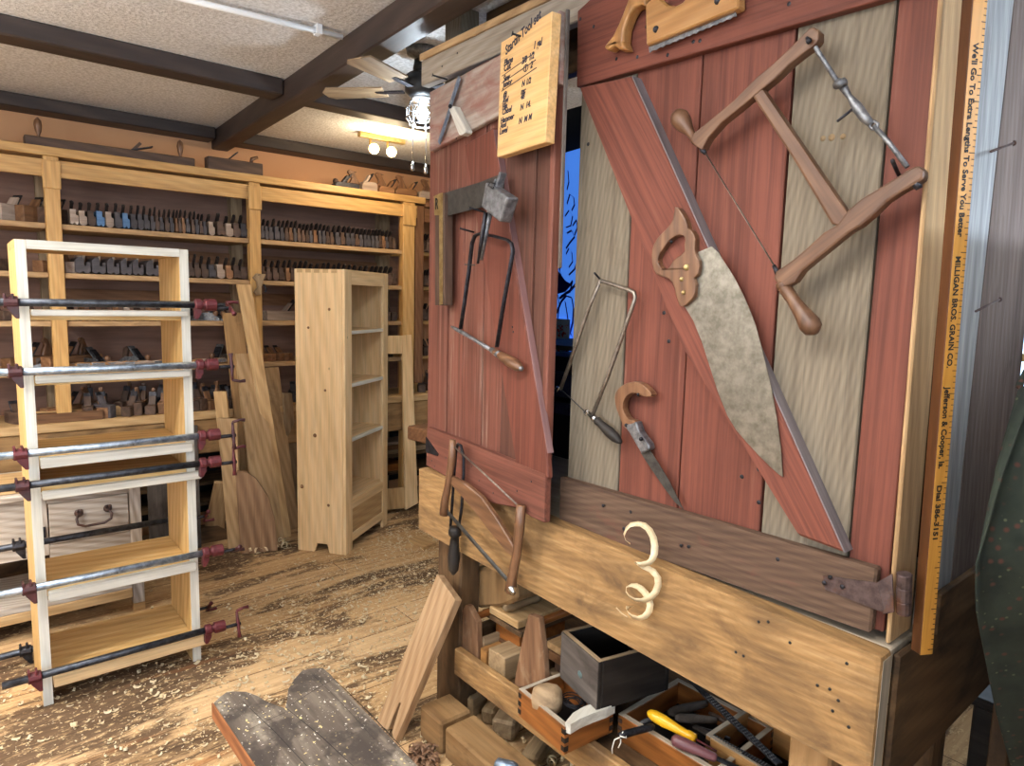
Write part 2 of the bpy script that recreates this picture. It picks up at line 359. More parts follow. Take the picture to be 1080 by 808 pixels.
wall_open('wall_left','x',X0,Y0,Y1,.8,2.2,-1.6,1.2,M['wallgrey'])
wall_open('wall_front','y',Y0,X0,X1,.8,2.3,-1.6,1.3,M['wallgrey'])
def window(name, axis, c, u0, u1, z0, z1, n=3):
    mb=B(); s=.06
    def q(a,b,za,zb,d0,d1):
        if axis=='x': mb.b2((c+d0,a,za),(c+d1,b,zb))
        else: mb.b2((a,c+d0,za),(b,c+d1,zb))
    q(u0,u1,z0,z0+s,-.03,.05); q(u0,u1,z1-s,z1,-.03,.05); q(u0,u0+s,z0+s,z1-s,-.03,.05); q(u1-s,u1,z0+s,z1-s,-.03,.05)
    for i in range(1,n): a=u0+(u1-u0)*i/n; q(a-.018,a+.018,z0+s,z1-s,-.02,.04)
    zz=(z0+z1)/2; q(u0+s,u1-s,zz-.018,zz+.018,-.021,.041)
    o=struct(name,mb,M['shelfyellow'])
    mb2=B()
    if axis=='x': mb2.b2((c+.005,u0+s,z0+s),(c+.012,u1-s,z1-s))
    else: mb2.b2((u0+s,c+.005,z0+s),(u1-s,c+.012,z1-s))
    p=build('pane',mb2,M['glassy'],o)
window('window_1','y',Y0-.05,-1.6,1.3,.8,2.3)
window('window_2','x',X1+.05,.3,1.25,.95,1.75,2)
window('window_3','x',X0-.05,-1.6,1.2,.8,2.2)
# ceiling beams
def beam(n,P0,P1,w,z0=2.45,z1=2.56):
    P0,P1=V((P0[0],P0[1],(z0+z1)/2)),V((P1[0],P1[1],(z0+z1)/2)); return struct('trim_%d'%n,B().bar(P0,P1,w,z1-z0),M['beam'],.006)
a=rz(235,150,2.45); b=rz(465,4,2.45); d=(V((a.x,a.y))-V((b.x,b.y))).normalized(); off=V((d.y,-d.x))*.05
pc=V((a.x,a.y))+off
beam(1,pc-d*6.9,pc+d*.27,.10)
beam(2,(X0,3.335),(1.275,3.335),.13,2.485,2.56)
beam(3,(1.40,3.34),(X1,3.34),.12,2.485,2.56)
beam(4,(X0,4.585),(1.33,4.585),.15,2.49,2.56)
beam(5,(1.45,4.585),(X1,4.585),.15,2.49,2.56)
# conduit on the ceiling
cd=B(); p0=rz(150,-12,2.54); p1=rz(361,39,2.54); cd.tube([p0,p1],.011,8)
o=thing('conduit_pipe','white painted conduit pipe clipped under the ceiling near the dark cross beam','pipe',p0)
build('pipe',cd,M['white'],o); q=p0.lerp(p1,.86); build('pipe_clip',B().box((q.x,q.y,q.z+.004),(.02,.04,.034)),M['white'],o)
# ---------------------------------------------------------------- shelving along the back wall
SY=4.287; SHZ=[1.885,1.632,1.378,1.117]; ST=.028
sh=thing('wall_shelving','long honey pine wall shelving full of hand planes under the orange wall','shelving',(1.0,SY,0))
mb=B(); mb.b2((-.9,SY-.02,2.223),(2.70,Y1-.005,2.268)); build('top_board',mb,M['shelfyellow'],sh,.003)
mb=B(); mb.b2((-.9,SY-.004,2.12),(2.64,SY+.018,2.206)); build('top_rail',mb,M['shelfyellow'],sh,.002)
for nm,x0,x1 in (('a',.41,.478),('b',1.443,1.511),('c',2.52,2.615),('d',-.72,-.65)):
    p=B().b2((x0,SY-.012,0),(x1,SY+.045,2.222)); p.b2((x0-.006,SY-.022,2.06),(x1+.006,SY-.0125,2.20)); build('front_post',p,M['shelfyellow'],sh,.003)
for x0,x1 in ((-.70,-.63),(1.43,1.50),(2.50,2.585),(.40,.465)):
    build('rear_post',B().b2((x0,4.585,0),(x1,Y1-.002,2.222)),M['plankgrey'],sh)
build('wall_shade_panel',B().b2((-.9,Y1-.0025,.84),(2.70,Y1-.0008,2.222),0),M['wallshade'],sh)  # thin panel painting shade onto the orange wall behind the shelves
for k,z in enumerate(SHZ):
    for x0,x1 in ((-.9,.409),(.479,1.442),(1.512,2.519)):
        build('shelf',B().b2((x0,SY+.005,z-ST),(x1,Y1-.003,z)),M['shelfboard'],sh,.002)
for z in SHZ[:2]:                                                    # battens under the shelves at the wall
    build('wall_batten',B().b2((.47,Y1-.03,z-.16),(1.44,Y1-.004,z-.08)),M['shelfbrown'],sh)
    build('wall_batten',B().b2((1.50,Y1-.03,z-.16),(2.52,Y1-.004,z-.08)),M['shelfbrown'],sh)
# the low timber bench carrying the shelving
build('lower_shelf',B().b2((-.9,SY-.035,.79),(3.45,Y1-.003,.838)),M['cherry'],sh,.004)
build('bench_timber',B().b2((-.9,SY-.025,.58),(3.45,SY+.09,.788)),M['rough'],sh,.006)
build('plinth',B().b2((-.9,SY+.02,0),(3.45,SY+.09,.10)),M['benchdark'],sh)
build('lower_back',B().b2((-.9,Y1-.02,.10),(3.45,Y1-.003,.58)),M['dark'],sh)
for z in (.24,.37): build('board_shelf',B().b2((-.9,SY+.10,z-.02),(3.45,Y1-.022,z)),M['benchdark'],sh)
# second shelving unit (brown) continuing to the right
s2=thing('brown_shelving','darker brown shelving unit right of the honey pine shelving','shelving',(3.0,SY,0))
build('front_post',B().b2((2.63,SY+.0,.92),(2.70,SY+.06,2.21)),M['shelfbrown'],s2,.003)
build('top_rail',B().b2((2.705,SY+.01,2.10),(3.45,SY+.03,2.2)),M['shelfbrown'],s2,.003)
build('top_board',B().b2((2.705,SY-.01,2.205),(3.45,Y1-.005,2.24)),M['shelfbrown'],s2,.003)
for z in SHZ: build('shelf',B().b2((2.63,SY+.065,z-ST+.002),(3.45,Y1-.003,z+.002)),M['shelfyellow'],s2,.002)
build('end_post',B().b2((3.452,SY,.84),(3.52,Y1-.01,2.24)),M['shelfbrown'],s2)
build('foot_post',B().b2((2.66,SY+.1,.84),(2.72,SY+.15,1.36)),M['shelfyellow'],s2)
# stacked boards on the low shelves
for i,(x0,x1,z,w,mt) in enumerate(((2.05,2.62,.372,.03,'block'),(2.0,2.66,.405,.035,'planewarm'),(2.1,2.7,.443,.02,'planepale'),(2.06,2.62,.242,.05,'drawerbrown'),(2.7,3.2,.372,.04,'plankgrey'))):
    o=build('stored_board',B().b2((x0,SY+.12,z),(x1,SY+.30,z+w)),M[mt],None,.002)
    tag(o,['thin brown board at the bottom of the stack on the low shelf','reddish brown board in the middle of the low shelf stack','pale thin board on top of the low shelf stack','dark brown thick board on the bottom low shelf','grey board lying beyond the leaning face frame on the low shelf'][i],'board','boards stored under the shelving')
# ---------------------------------------------------------------- hand planes
ORD='first second third fourth fifth sixth seventh eighth ninth tenth eleventh twelfth thirteenth fourteenth fifteenth sixteenth seventeenth eighteenth nineteenth twentieth'.split()
def nth(n):
    if n<=20: return ORD[n-1]
    t={2:'twenty',3:'thirty',4:'forty'}[n//10]
    return (t+'-'+ORD[n%10-1]) if n%10 else {30:'thirtieth',40:'fortieth'}[n]
PROTO={}
def finish(root): FRAME[root.name]=V((0,0,0)); return root
def moulding_plane(mat, w=.034, h=.104, hollow=False, pale=False):
    r=thing('moulding_plane','','hand plane')
    L=.24; x=w/2; prof=[(-x,.012),(-x*.5,.003),(0,0) if not hollow else (0,.014),(x*.5,.003),(x,.012),(x,h*.62),(x*.45,h*.66),(x*.45,h),(-x,h)]
    b=B(); b.poly([(px,0,pz) for px,pz in prof],(0,L,0),axis_dir=(1,0,0)); build('body',b,M[mat],r,.0015)
    b=B(); b.bar((-x*.3,.085,h*.7),(-x*.2,.045,h+.040),.012,.014,(0,1,0)); b.ball((-x*.2,.045,h+.042),.009,6); build('wedge',b,M['planepale' if pale else 'wedgedark'],r)
    b=B(); b.bar((-x*.3,.11,h*.7),(x*.15,.07,h+.046),.013,.004,(0,1,0)); build('iron',b,M['iron'],r)
    return finish(r)
def wide_plane(mat, w=.085, h=.088):                                # fenced plough / side-on moulding plane bodies with deep steps
    r=thing('fenced_plane','','hand plane'); x=w/2
    prof=[(-x,.010),(-x*.4,0),(0,.012),(x*.4,0),(x,.008),(x,h*.7),(x*.55,h*.72),(x*.55,h*.5),(x*.15,h*.5),(x*.05,h),(-x*.6,h),(-x,h*.8)]
    b=B(); b.poly([(px,0,pz) for px,pz in prof],(0,.22,0),axis_dir=(1,0,0)); build('body',b,M[mat],r,.002)
    b=B(); b.bar((x*.3,.08,h*.5),(x*.35,.035,h+.05),.016,.012,(0,1,0)); build('wedge',b,M['planepale'],r)
    b=B(); b.bar((x*.3,.11,h*.5),(x*.4,.05,h+.062),.017,.005,(0,1,0)); build('iron',b,M['iron'],r)
    return finish(r)
def coffin_plane(mat, w=.062, h=.062, L=.20):
    r=thing('smoothing_plane','','hand plane'); pts=[(-w*.36,0),(w*.36,0),(w*.46,L*.25),(w*.5,L*.5),(w*.44,L*.8),(w*.30,L),(-w*.30,L),(-w*.44,L*.8),(-w*.5,L*.5),(-w*.46,L*.25)]
    b=B(); b.poly([(px,py,0) for px,py in pts],(0,0,h),axis_dir=(0,1,0)); build('body',b,M[mat],r,.003)
    b=B(); b.bar((0,L*.42,h*.6),(0,L*.68,h+.055),w*.62,.006,(0,-1,1)); build('iron',b,M['iron'],r,.001)
    b=B(); b.bar((0,L*.36,h*.6),(0,L*.58,h+.04),w*.58,.016,(0,-1,1),t1=.008); build('wedge',b,M[mat],r)
    return finish(r)
def tote_plane(mat, L=.38, w=.066, h=.062):                          # long bench plane; length along +Y
    r=thing('jack_plane','','hand plane')
    b=B(); b.box((0,L/2,h/2),(w,L,h),None,1); build('body',b,M[mat],r,.003)
    b=B(); b.bar((0,L*.36,h*.7),(0,L*.54,h+.075),w*.7,.006,(0,-1,1)); build('iron',b,M['iron'],r,.001)
    b=B(); b.bar((0,L*.31,h*.7),(0,L*.46,h+.05),w*.66,.014,(0,-1,1),t1=.006); build('wedge',b,M[mat],r)
    o=[(0,L*.60,h),(0,L*.62,h+.03),(0,L*.66,h+.06),(0,L*.62,h+.085),(0,L*.66,h+.10),(0,L*.72,h+.088),(0,L*.76,h+.05),(0,L*.82,h+.02),(0,L*.84,h)]
    hb=B(); hb.poly([V(p)+V((-.011,0,0)) for p in o],(.022,0,0),axis_dir=(0,0,1)); build('tote',hb,M['handle'],r,.004)
    return finish(r)
def metal_plane(L=.26, w=.06):
    r=thing('metal_plane','','hand plane')
    b=B(); b.box((0,L/2,.004),(w,L,.008)); 
    for s in (-1,1): b.poly([(s*w/2-.002,L*.12,.008),(s*w/2-.002,L*.3,.045),(s*w/2-.002,L*.62,.045),(s*w/2-.002,L*.9,.008)],(.004,0,0),axis_dir=(0,1,0))
    build('body',b,M['irongrey'],r)
    b=B(); b.bar((0,L*.28,.012),(0,L*.56,.105),w*.75,.006,(0,-1,1)); build('iron',b,M['irongrey'],r,.001)
    b=B(); b.bar((0,L*.27,.03),(0,L*.47,.09),w*.66,.01,(0,-1,1)); build('lever_cap',b,M['iron'],r,.002)
    b=B(); b.lathe((0,L*.1,.008),(0,L*.1,.06),[(0,.012),(.3,.008),(.7,.017),(.92,.014),(1,.001)],10); build('front_knob',b,M['handle'],r)
    o=[(0,L*.64,.008),(0,L*.66,.05),(0,L*.6,.09),(0,L*.66,.105),(0,L*.75,.09),(0,L*.80,.04),(0,L*.88,.008)]
    hb=B(); hb.poly([V(p)+V((-.011,0,0)) for p in o],(.022,0,0),axis_dir=(0,0,1)); build('tote',hb,M['planewood'],r,.004)
    return finish(r)
def spokeshave(mat):
    r=thing('spokeshave','','spokeshave')
    b=B(); b.tube([(-.13,0,.02),(-.09,0,.024),(-.045,0,.017),(-.03,0,.02),(.03,0,.02),(.045,0,.017),(.09,0,.024),(.13,0,.02)],[.008,.012,.008,.014,.014,.008,.012,.008],8); build('body',b,M[mat],r)
    b=B(); b.box((0,-.012,.02),(.06,.006,.02)); build('blade',b,M['irongrey'],r)
    return finish(r)
FIRST={}
def put(key, maker, loc, rot=0, scale=None, label='', group=None):
    if key not in PROTO: PROTO[key]=maker(); 
    if key not in FIRST:
        FIRST[key]=1; r=PROTO[key]; r.location=loc; r.rotation_euler=(0,0,rot)
        if scale: r.scale=scale
        r['label']=label
        if group: r['group']=group
        return r
    return dup(PROTO[key],loc,rot,scale,label,group)
rnd=random.Random(3)
def sx(px,y,z): return ry(px,y,SY+.02).x
COL={'d':('planewood','dark brown'),'g':('planegrey','slate grey'),'w':('planewarm','warm brown'),'p':('planepale','pale'),'b':('planeblue','blue painted')}
def row(pxs, cols, k, ypx, where, kind='m', group=None, hs=1.0):
    z=SHZ[k]+.001; n=len(pxs); xs=[sx(p,ypx,0) for p in pxs]
    for i,x in enumerate(xs):
        gap=min([abs(xs[j]-x) for j in (i-1,i+1) if 0<=j<n] or [.06])
        mt,cw=COL[cols[i%len(cols)]]
        if kind=='m':
            hol=(i*7)%3==0; key=('m',mt,hol); w=max(.016,min(gap*.94,.048))
            put(key,lambda:moulding_plane(mt,.034,.085,hol),(x,SY+.02+rnd.uniform(0,.012),z),rnd.uniform(-.012,.012),(w/.034,1,hs*rnd.uniform(.94,1.06)),
                '%s moulding plane, %s from the left %s'%(cw,nth(i+1),where),group or 'moulding planes '+where)
        elif kind=='f':
            key=('f',mt); w=min(gap*.95,.085)
            put(key,lambda:wide_plane(mt),(x,SY+.02,z),0,(w/.085,1,hs),'%s wide plane, %s from the left %s'%(cw,nth(i+1),where),group or 'wide planes '+where)
        elif kind=='c':
            key=('c',mt); 
            put(key,lambda:coffin_plane(mt),(x,SY+.03,z),rnd.uniform(-.03,.03),(min(1,gap*.9/.062),1,hs),'%s smoothing plane, %s from the left %s'%(cw,nth(i+1),where),group or 'smoothing planes '+where)
row([79,88.4,97.6,106.8,116.5,125.6,133.8,141.9,149,155.7,162.0,167,171.6,177,182,187,190.5,194.5,199,204.7,208.8,212.9,217,224,233.8,242.4,250.6,258.4],
    'ppdbpgbggggdgdgwdwgdgdgpdpdg',0,240,'in the top middle-bay row',group='moulding planes on the top shelf of the middle bay')
row([277.8,282,287,293.5,299,303.4,307.9,312.3,316.2,320.9,325,329,333.5,338.3,342.2,347,351,357,362.4,367.6,372.6,377.4,382,386.2,390.2,394.4,398.2,401.8,405.2,408.8,412.4,416.4],
    'gggggdwgdddgwggddgdggd',0,260,'in the top right-bay row',group='moulding planes on the top shelf of the right bay')
row([88,104.8,120,133.7,146,161.6,176,190],'gggggggg',1,290,'in the second middle-bay row','f',group='wide planes on the second shelf of the middle bay')
row([202,209,217,225,234,242.7,250.6,258],'dddgpwdd',1,292,'right half of the second middle-bay row',group='narrow planes on the second shelf of the middle bay')
row([279,285,291.5,298,304.7,310,316,321.5,327,333,339.5,346,351,356.5,362,368,373.5,379,385,391,397,402,407,412,417],
    'ddddwdddd',1,302,'in the second right-bay row',group='moulding planes on the second shelf of the right bay')
row([78,90,102,114,126,138,150,162,174,186],'dwddwpdwd',2,338,'in the third middle-bay row','c',hs=.8,group='low planes on the third shelf of the middle bay')
row([449,452.5,456,459.5,463,467],'dd',0,265,'in the top brown-shelving row',group='planes on the brown shelving')
row([449,453.5,458,463,468],'dd',1,305,'in the second brown-shelving row',group='planes on the brown shelving')
row([449,454,459,464],'dd',2,341,'in the third brown-shelving row',group='planes on the brown shelving')
row([450,456,462],'dd',3,380,'in the fourth brown-shelving row',kind='c',group='planes on the brown shelving')
def one(key, mk, px, ypx, z, rot, label, y=SY+.05, scale=None, group='odd planes on the shelving'):
    put(key,mk,(ry(px,ypx,y).x,y,z+.001),rot,scale,label,group)
# left bay, top shelf: three chunky planes showing big irons
for i,(p,c,lb) in enumerate(((-4,'planepale','grey chunky plane at the left edge of the top shelf, left bay'),(20,'planewarm','orange brown chunky plane with big slanted iron, top shelf of the left bay'),(44,'planewood','dark chunky plane beside the post, top shelf of the left bay'))):
    one(('c2',c),lambda:coffin_plane(c,.085,.085,.2),p,232,SHZ[0],-.85,lb,SY+.06)
for i,(p,c,lb) in enumerate(((4,'planewood','dark plane behind the clamp, second shelf of the left bay'),(40,'planewarm','brown plane seen through the bookcase top, second shelf of the left bay'))):
    one(('j2',c),lambda:tote_plane(c,.24),p,292,SHZ[1],-.9 if i else .6,lb,SY+.08)
one(('t','planepale'),lambda:tote_plane('planepale',.22),76,290,SHZ[1],-.5,'pale handled plane beside the left post on the second shelf',SY+.06)
for i,(p,lb) in enumerate(((8,'dark plane left of the bookcase, third shelf of the left bay'),(44,'dark plane seen through the bookcase, third shelf of the left bay'))):
    one(('c','planewood'),lambda:coffin_plane('planewood'),p,338,SHZ[2],.4,lb,SY+.05)
for i,(p,lb) in enumerate(((6,'warm block plane with curved handle at the left edge, fourth shelf'),(48,'warm block plane with curved dark handle beside the left post, fourth shelf'))):
    one(('t','planewarm'),lambda:tote_plane('planewarm',.34),p,388,SHZ[3],-.95,lb,SY+.10)
# third shelf behind the red clamp
for i,(p,r,lb) in enumerate(((210,.3,'metal plane with dark iron behind the uppermost clamp screw'),(226,-.6,'metal plane with red knob area behind the top clamp handle'),(240,.9,'metal plane leaning beside the middle bay right post'))):
    one('metal',metal_plane,p,338,SHZ[2],r,lb,SY+.06)
one(('t','planepale2'),lambda:tote_plane('planepale',.42),279,341,SHZ[2],-1.35,'grey handled long plane lying on the third shelf of the right bay',SY+.12,(1,1,1.0))
for i,p in enumerate((402,409,416)):
    one(('t','planewood'),lambda:tote_plane('planewood',.36),p,343,SHZ[2],-.15,'dark handled plane, %s of three right of the tall pine cabinet'%nth(i+1),SY+.02,(.62,-1,1.0) if 0 else (.62,1,1.0),'handled planes right of the tall cabinet')
# fourth shelf: metal planes and spokeshaves
for i,(p,r,lb) in enumerate(((80,1.2,'blue grey metal plane lying low on the fourth shelf beside the left post'),(118,.7,'metal plane with upright iron on the fourth shelf, left of the bookcase centre'),(160,.6,'metal plane with upright iron on the fourth shelf by the bookcase right side'),(222,-.7,'metal plane on the fourth shelf behind the second clamp screw'))):
    one('metal',metal_plane,p,386,SHZ[3],r,lb,SY+.10,(1,1,.55) if i==0 else None)
for i,p in enumerate((88,104,120,136,152,168,212,232)):
    one(('sp',i%2),lambda:spokeshave(['varnish','planepale'][i%2]),p,387,SHZ[3],rnd.uniform(-.25,.25),'%s spokeshave, %s from the left at the front of the fourth shelf'%(['honey brown','pale'][i%2],nth(i+1)),SY+.035,None,'spokeshaves on the fourth shelf')
for i,p in enumerate((280,289,298,307)):
    one(('c','planewarm'),lambda:coffin_plane('planewarm'),p,382,SHZ[3],.5,'brown block plane, %s from the left on the fourth shelf of the right bay'%nth(i+1),SY+.05,(1,1,.8),'block planes on the fourth shelf, right bay')
for i,p in enumerate((405,413)):
    one(('c','planewood'),lambda:coffin_plane('planewood'),p,381,SHZ[3],.3,'dark block plane, %s from the left above the leaning face frame'%nth(i+1),SY+.05,(1,1,.8))
# bottom row: the crowd of bench planes on the low timber
ZL=.839; k=0
for rowi,(y,n,x0,x1) in enumerate(((SY+.0,15,.53,1.42),(SY+.17,14,.56,1.44))):
    for i in range(n):
        x=x0+(x1-x0)*(i+.5)/n+rnd.uniform(-.008,.008); mt=['planewood','planegrey','planewood','planewarm','planewood'][(i*3+rowi)%5]; r=rnd.choice([-.75,-.4,.3,.6,-.1]); k+=1
        lb='%s in the %s row of the crowded low bench, middle bay'%(nth(i+1)+' plane from the left',['front','back'][rowi])
        if (i+rowi)%2==1: put(('j',mt),lambda:tote_plane(mt,.20,.056,.055),(x,y,ZL),r,(1,.85,rnd.uniform(.9,1.15)),lb,'bench planes crowded on the low bench')
        else: put(('c3',mt),lambda:coffin_plane(mt,.058,.06,.15),(x,y,ZL),r,(1,1,rnd.uniform(.9,1.25)),lb,'bench planes crowded on the low bench')
for i,(x,c,lb) in enumerate(((.10,'planegrey','grey block plane at the far left of the low bench'),(.27,'planewood','dark block plane seen left of the bookcase on the low bench'))):
    put(('c3',c),lambda:coffin_plane(c,.058,.06,.15),(x,SY+.02,ZL),.4,(1.3,1,1),lb,'odd planes on the low bench')
put(('t','planewarm'),lambda:tote_plane('planewarm',.34),(.42-.06,SY+.10,ZL),-1.1,None,'brown handled plane behind the left post on the low bench','odd planes on the low bench')
for i,(x0,x1,y,z,mt,lb) in enumerate(((.32,.62,SY-.02,ZL,'planewarm','reddish brown wood block lying at the front of the low bench'),(.3,.72,SY+.055,ZL,'cherry','pale wood block lying behind the reddish block on the low bench'))):
    tag(build('wood_block',B().b2((x0,y,z),(x1,y+.06,z+.05)),M[mt],None,.002),lb,'block','wood blocks on the low bench')
for i,(x,y,r,mt,lb) in enumerate(((1.60,SY+.05,.3,'planewood','dark plane between the leaning planks and the tall cabinet'),(1.74,SY+.05,-.2,'planegrey','grey plane just left of the tall cabinet on the low bench'),(1.86,SY+.06,.2,'planewood','dark plane hidden behind the tall cabinet edge on the low bench'))):
    put(('c3',mt),lambda:coffin_plane(mt,.058,.06,.15),(x,y,ZL),r,(1,1,1.1),lb,'odd planes on the low bench')
put(('t','orange'),lambda:tote_plane('drawerbrown',.30),(2.40,SY+.03,ZL),.75,(1.25,1,1.15),'orange brown handled plane right of the tall cabinet on the low bench','odd planes on the low bench')
for i,x in enumerate((2.72,2.83,2.94)):
    put(('j','planewood'),lambda:tote_plane('planewood',.20,.056,.055),(x,SY+.04,ZL),.4*(i-1),None,'small dark plane, %s from the left beyond the leaning face frame'%nth(i+1),'planes beyond the face frame')
# ---------------------------------------------------------------- on top of the shelving
TZ=2.269
def topx(px,py): return ry(px,py,SY+.05)
jt=thing('long_jointer','long dark jointer body with two upright turned handles on top of the shelving','jointer',(.8,SY+.05,TZ))
xa,xb=topx(25,146).x,topx(204,168).x
build('body',B().b2((xa,SY+.02,TZ),(xb,SY+.09,TZ+.05)),M['planewood'],jt,.004)
for px in (41,190):
    x=topx(px,150).x; build('handle',B().lathe((x,SY+.055,TZ+.05),(x,SY+.055,TZ+.15),[(0,.009),(.12,.007),(.3,.014),(.6,.019),(.85,.015),(1,.002)],10),M['handle'],jt)
x=topx(148,155).x; build('iron',B().bar((x-.05,SY+.055,TZ+.05),(x+.06,SY+.055,TZ+.085),.045,.006),M['iron'],jt)
build('wedge',B().bar((x-.04,SY+.055,TZ+.05),(x+.0,SY+.055,TZ+.095),.04,.016),M['planewood'],jt)
tp=thing('long_plane','purple brown long plane with slanted iron on top of the shelving above a post','hand plane',(1.3,SY+.05,TZ))
xa,xb=topx(217,170).x,topx(275,178).x
build('body',B().b2((xa,SY+.01,TZ),(xb,SY+.08,TZ+.075)),M['planewood'],tp,.004)
build('iron',B().bar((xa+.12,SY+.045,TZ+.07),(xa+.18,SY+.045,TZ+.125),.04,.006),M['iron'],tp)
build('tote',B().tube([(xb-.06,SY+.045,TZ+.07),(xb-.055,SY+.045,TZ+.10),(xb-.02,SY+.045,TZ+.115)],[.012,.012,.009],8),M['handle'],tp)
def top_plane(xa, xb, h, mat, label, iron=.5, tote=.8, knob=False):
    t=thing('bench_plane',label,'hand plane',((xa+xb)/2,SY+.05,TZ),'planes on top of the shelving'); L=xb-xa
    P=[(xa,TZ),(xb,TZ),(xb,TZ+h*.8),(xb-L*.1,TZ+h),(xa+L*.12,TZ+h),(xa,TZ+h*.55)]
    build('body',B().poly([(a,SY+.01,z) for a,z in P],(0,.065,0),axis_dir=(1,0,0)),M[mat],t,.003)
    if iron: x=xa+L*iron; build('iron',B().bar((x,SY+.04,TZ+h*.8),(x+.05,SY+.04,TZ+h+.06),.045,.006,(1,0,-1)),M['iron'],t); build('wedge',B().bar((x-.015,SY+.04,TZ+h*.8),(x+.025,SY+.04,TZ+h+.045),.04,.014,(1,0,-1)),M[mat],t)
    if tote:
        x=xa+L*tote; P=[(x-.04,0),(x-.02,.035),(x-.05,.075),(x-.04,.09),(x+.02,.082),(x+.0,.075),(x+.02,.04),(x+.045,0)]
        build('tote',B().poly([(a,SY+.032,TZ+h+z) for a,z in P],(0,.022,0),axis_dir=(0,0,1)),M['handle'],t,.004)
    if knob: x=xa+L*.08; build('front_knob',B().ball((x,SY+.04,TZ+h*.7+.012),.02,8),M['planewood'],t)
xs=[topx(p,190).x for p in (351,378,379.5,396,397.5,414,415,438,440,459)]
top_plane(xs[0],xs[1]-.01,.035,'iron','dark iron bench plane with knob and handle, leftmost of the group by the fan',.42,.85,True)
top_plane(xs[2],xs[3]-.004,.06,'planepale','pale block plane with two slanted irons, second of the group by the fan',.35,None)
top_plane(xs[4],xs[5]-.004,.045,'planewarm','warm plane with tall curved handle, third of the group by the fan',.75,.25)
top_plane(xs[6],xs[7]-.004,.05,'planewarm','brown long plane with curved handle, fourth of the group by the fan',.75,.35)
top_plane(xs[8],xs[9]-.004,.05,'planepale','tan plane with handle and thin iron nearest the red door','.' and .8,.5)
# small dark plane iron hanging on the post between bays
bt=thing('wooden_brace','curved brown wooden brace hanging on the post between the shelf bays','brace',(1.48,SY-.03,1.45))
P=[ry(x,y,SY-.045) for x,y in ((271,288),(276,289),(281,289),(278,296),(276,305),(276,311),(271,312),(268,308),(272,303),(271,297),(267,293))]
build('body',B().poly(P,(0,.025,0),axis_dir=(0,0,1)),M['plankgrey'],bt,.004)
build('hook',B().tube([ry(278,300,SY-.03),ry(281,305,SY-.03),ry(280,308,SY-.03)],.006,6),M['iron'],bt)
build('nail',B().tube([ry(273,290,SY-.05),ry(273,290,SY-.012)],.003,6),M['iron'],bt)
# ---------------------------------------------------------------- glued-up bookcase
M['bookwood']=wood('yellow_sap_board',(190,146,84),(216,178,116),(236,206,152),15,110,.5,.45,vary=.04,bump=.08)
FY=2.90; BY=3.245; bx0,bx1,bx2,bx3=.184,.216,.705,.738; HT=1.715
bk=thing('bookcase','unfinished pale wood bookcase standing in six red and grey pipe clamps','bookcase',(.45,3.04,0))
for x0,x1 in ((bx0,bx1),(bx2,bx3)):
    sd=build('side_panel',B().b2((x0,FY+.006,0),(x1,BY,HT)),M['bookwood'],bk,.002)
    build('front_edge',B().b2((x0+.0005,FY,0.001),(x1-.0005,FY+.0058,HT-.001)),M['pinepale'],sd)
build('top_panel',B().b2((bx1+.0005,FY+.0,HT-.03),(bx2-.0005,BY,HT-.001)),M['bookwood'],bk,.002)
build('front_edge',B().b2((bx1+.0005,FY-.003,HT-.031),(bx2-.0005,FY-.0002,HT)),M['pinepale'],bk)
SHB=[1.467,1.235,.948,.845,.452,.128]
for z in SHB: build('shelf',B().b2((bx1+.0005,FY+.003,z-.03),(bx2-.0005,BY,z)),M['bookwood'],bk,.0015)
cauls=[(1.478,1.45),(1.245,1.212),(.952,.905),(.828,.790),(.452,.405),(.128,.072)]
for i,(a,b) in enumerate(cauls):                                     # pale strips clamped along the shelf fronts
    x0=bx0+.034; x1=bx3-.014+(.03 if i in (3,5) else 0)
    z1=a-.0; zc=(a+b)/2; h=(a-b)*.78
    s=build('front_strip',B().b2((x0,FY-.034,zc-h/2),(x1,FY-.0035,zc+h/2)),M['pinepale'] if i<5 else M['pine'],bk,.003)
for sx_ in (-1,1):                                                   # pins of the box joint at the top corners
    for j in range(4):
        x=bx0-.0005 if sx_<0 else bx2
        build('joint_pin',B().b2((x,FY+.03+j*.065,HT-.03),(x+.0385,FY+.055+j*.065,HT+.0005)),M['cherry'],bk)
CL=[(1.500,.108,.775,'topmost'),(1.262,.075,.80,'second from the top'),(.975,.055,.80,'third from the top'),(.862,.105,.80,'fourth from the top'),(.485,-.08,.79,'fifth from the top'),(.150,.065,.79,'lowest')]
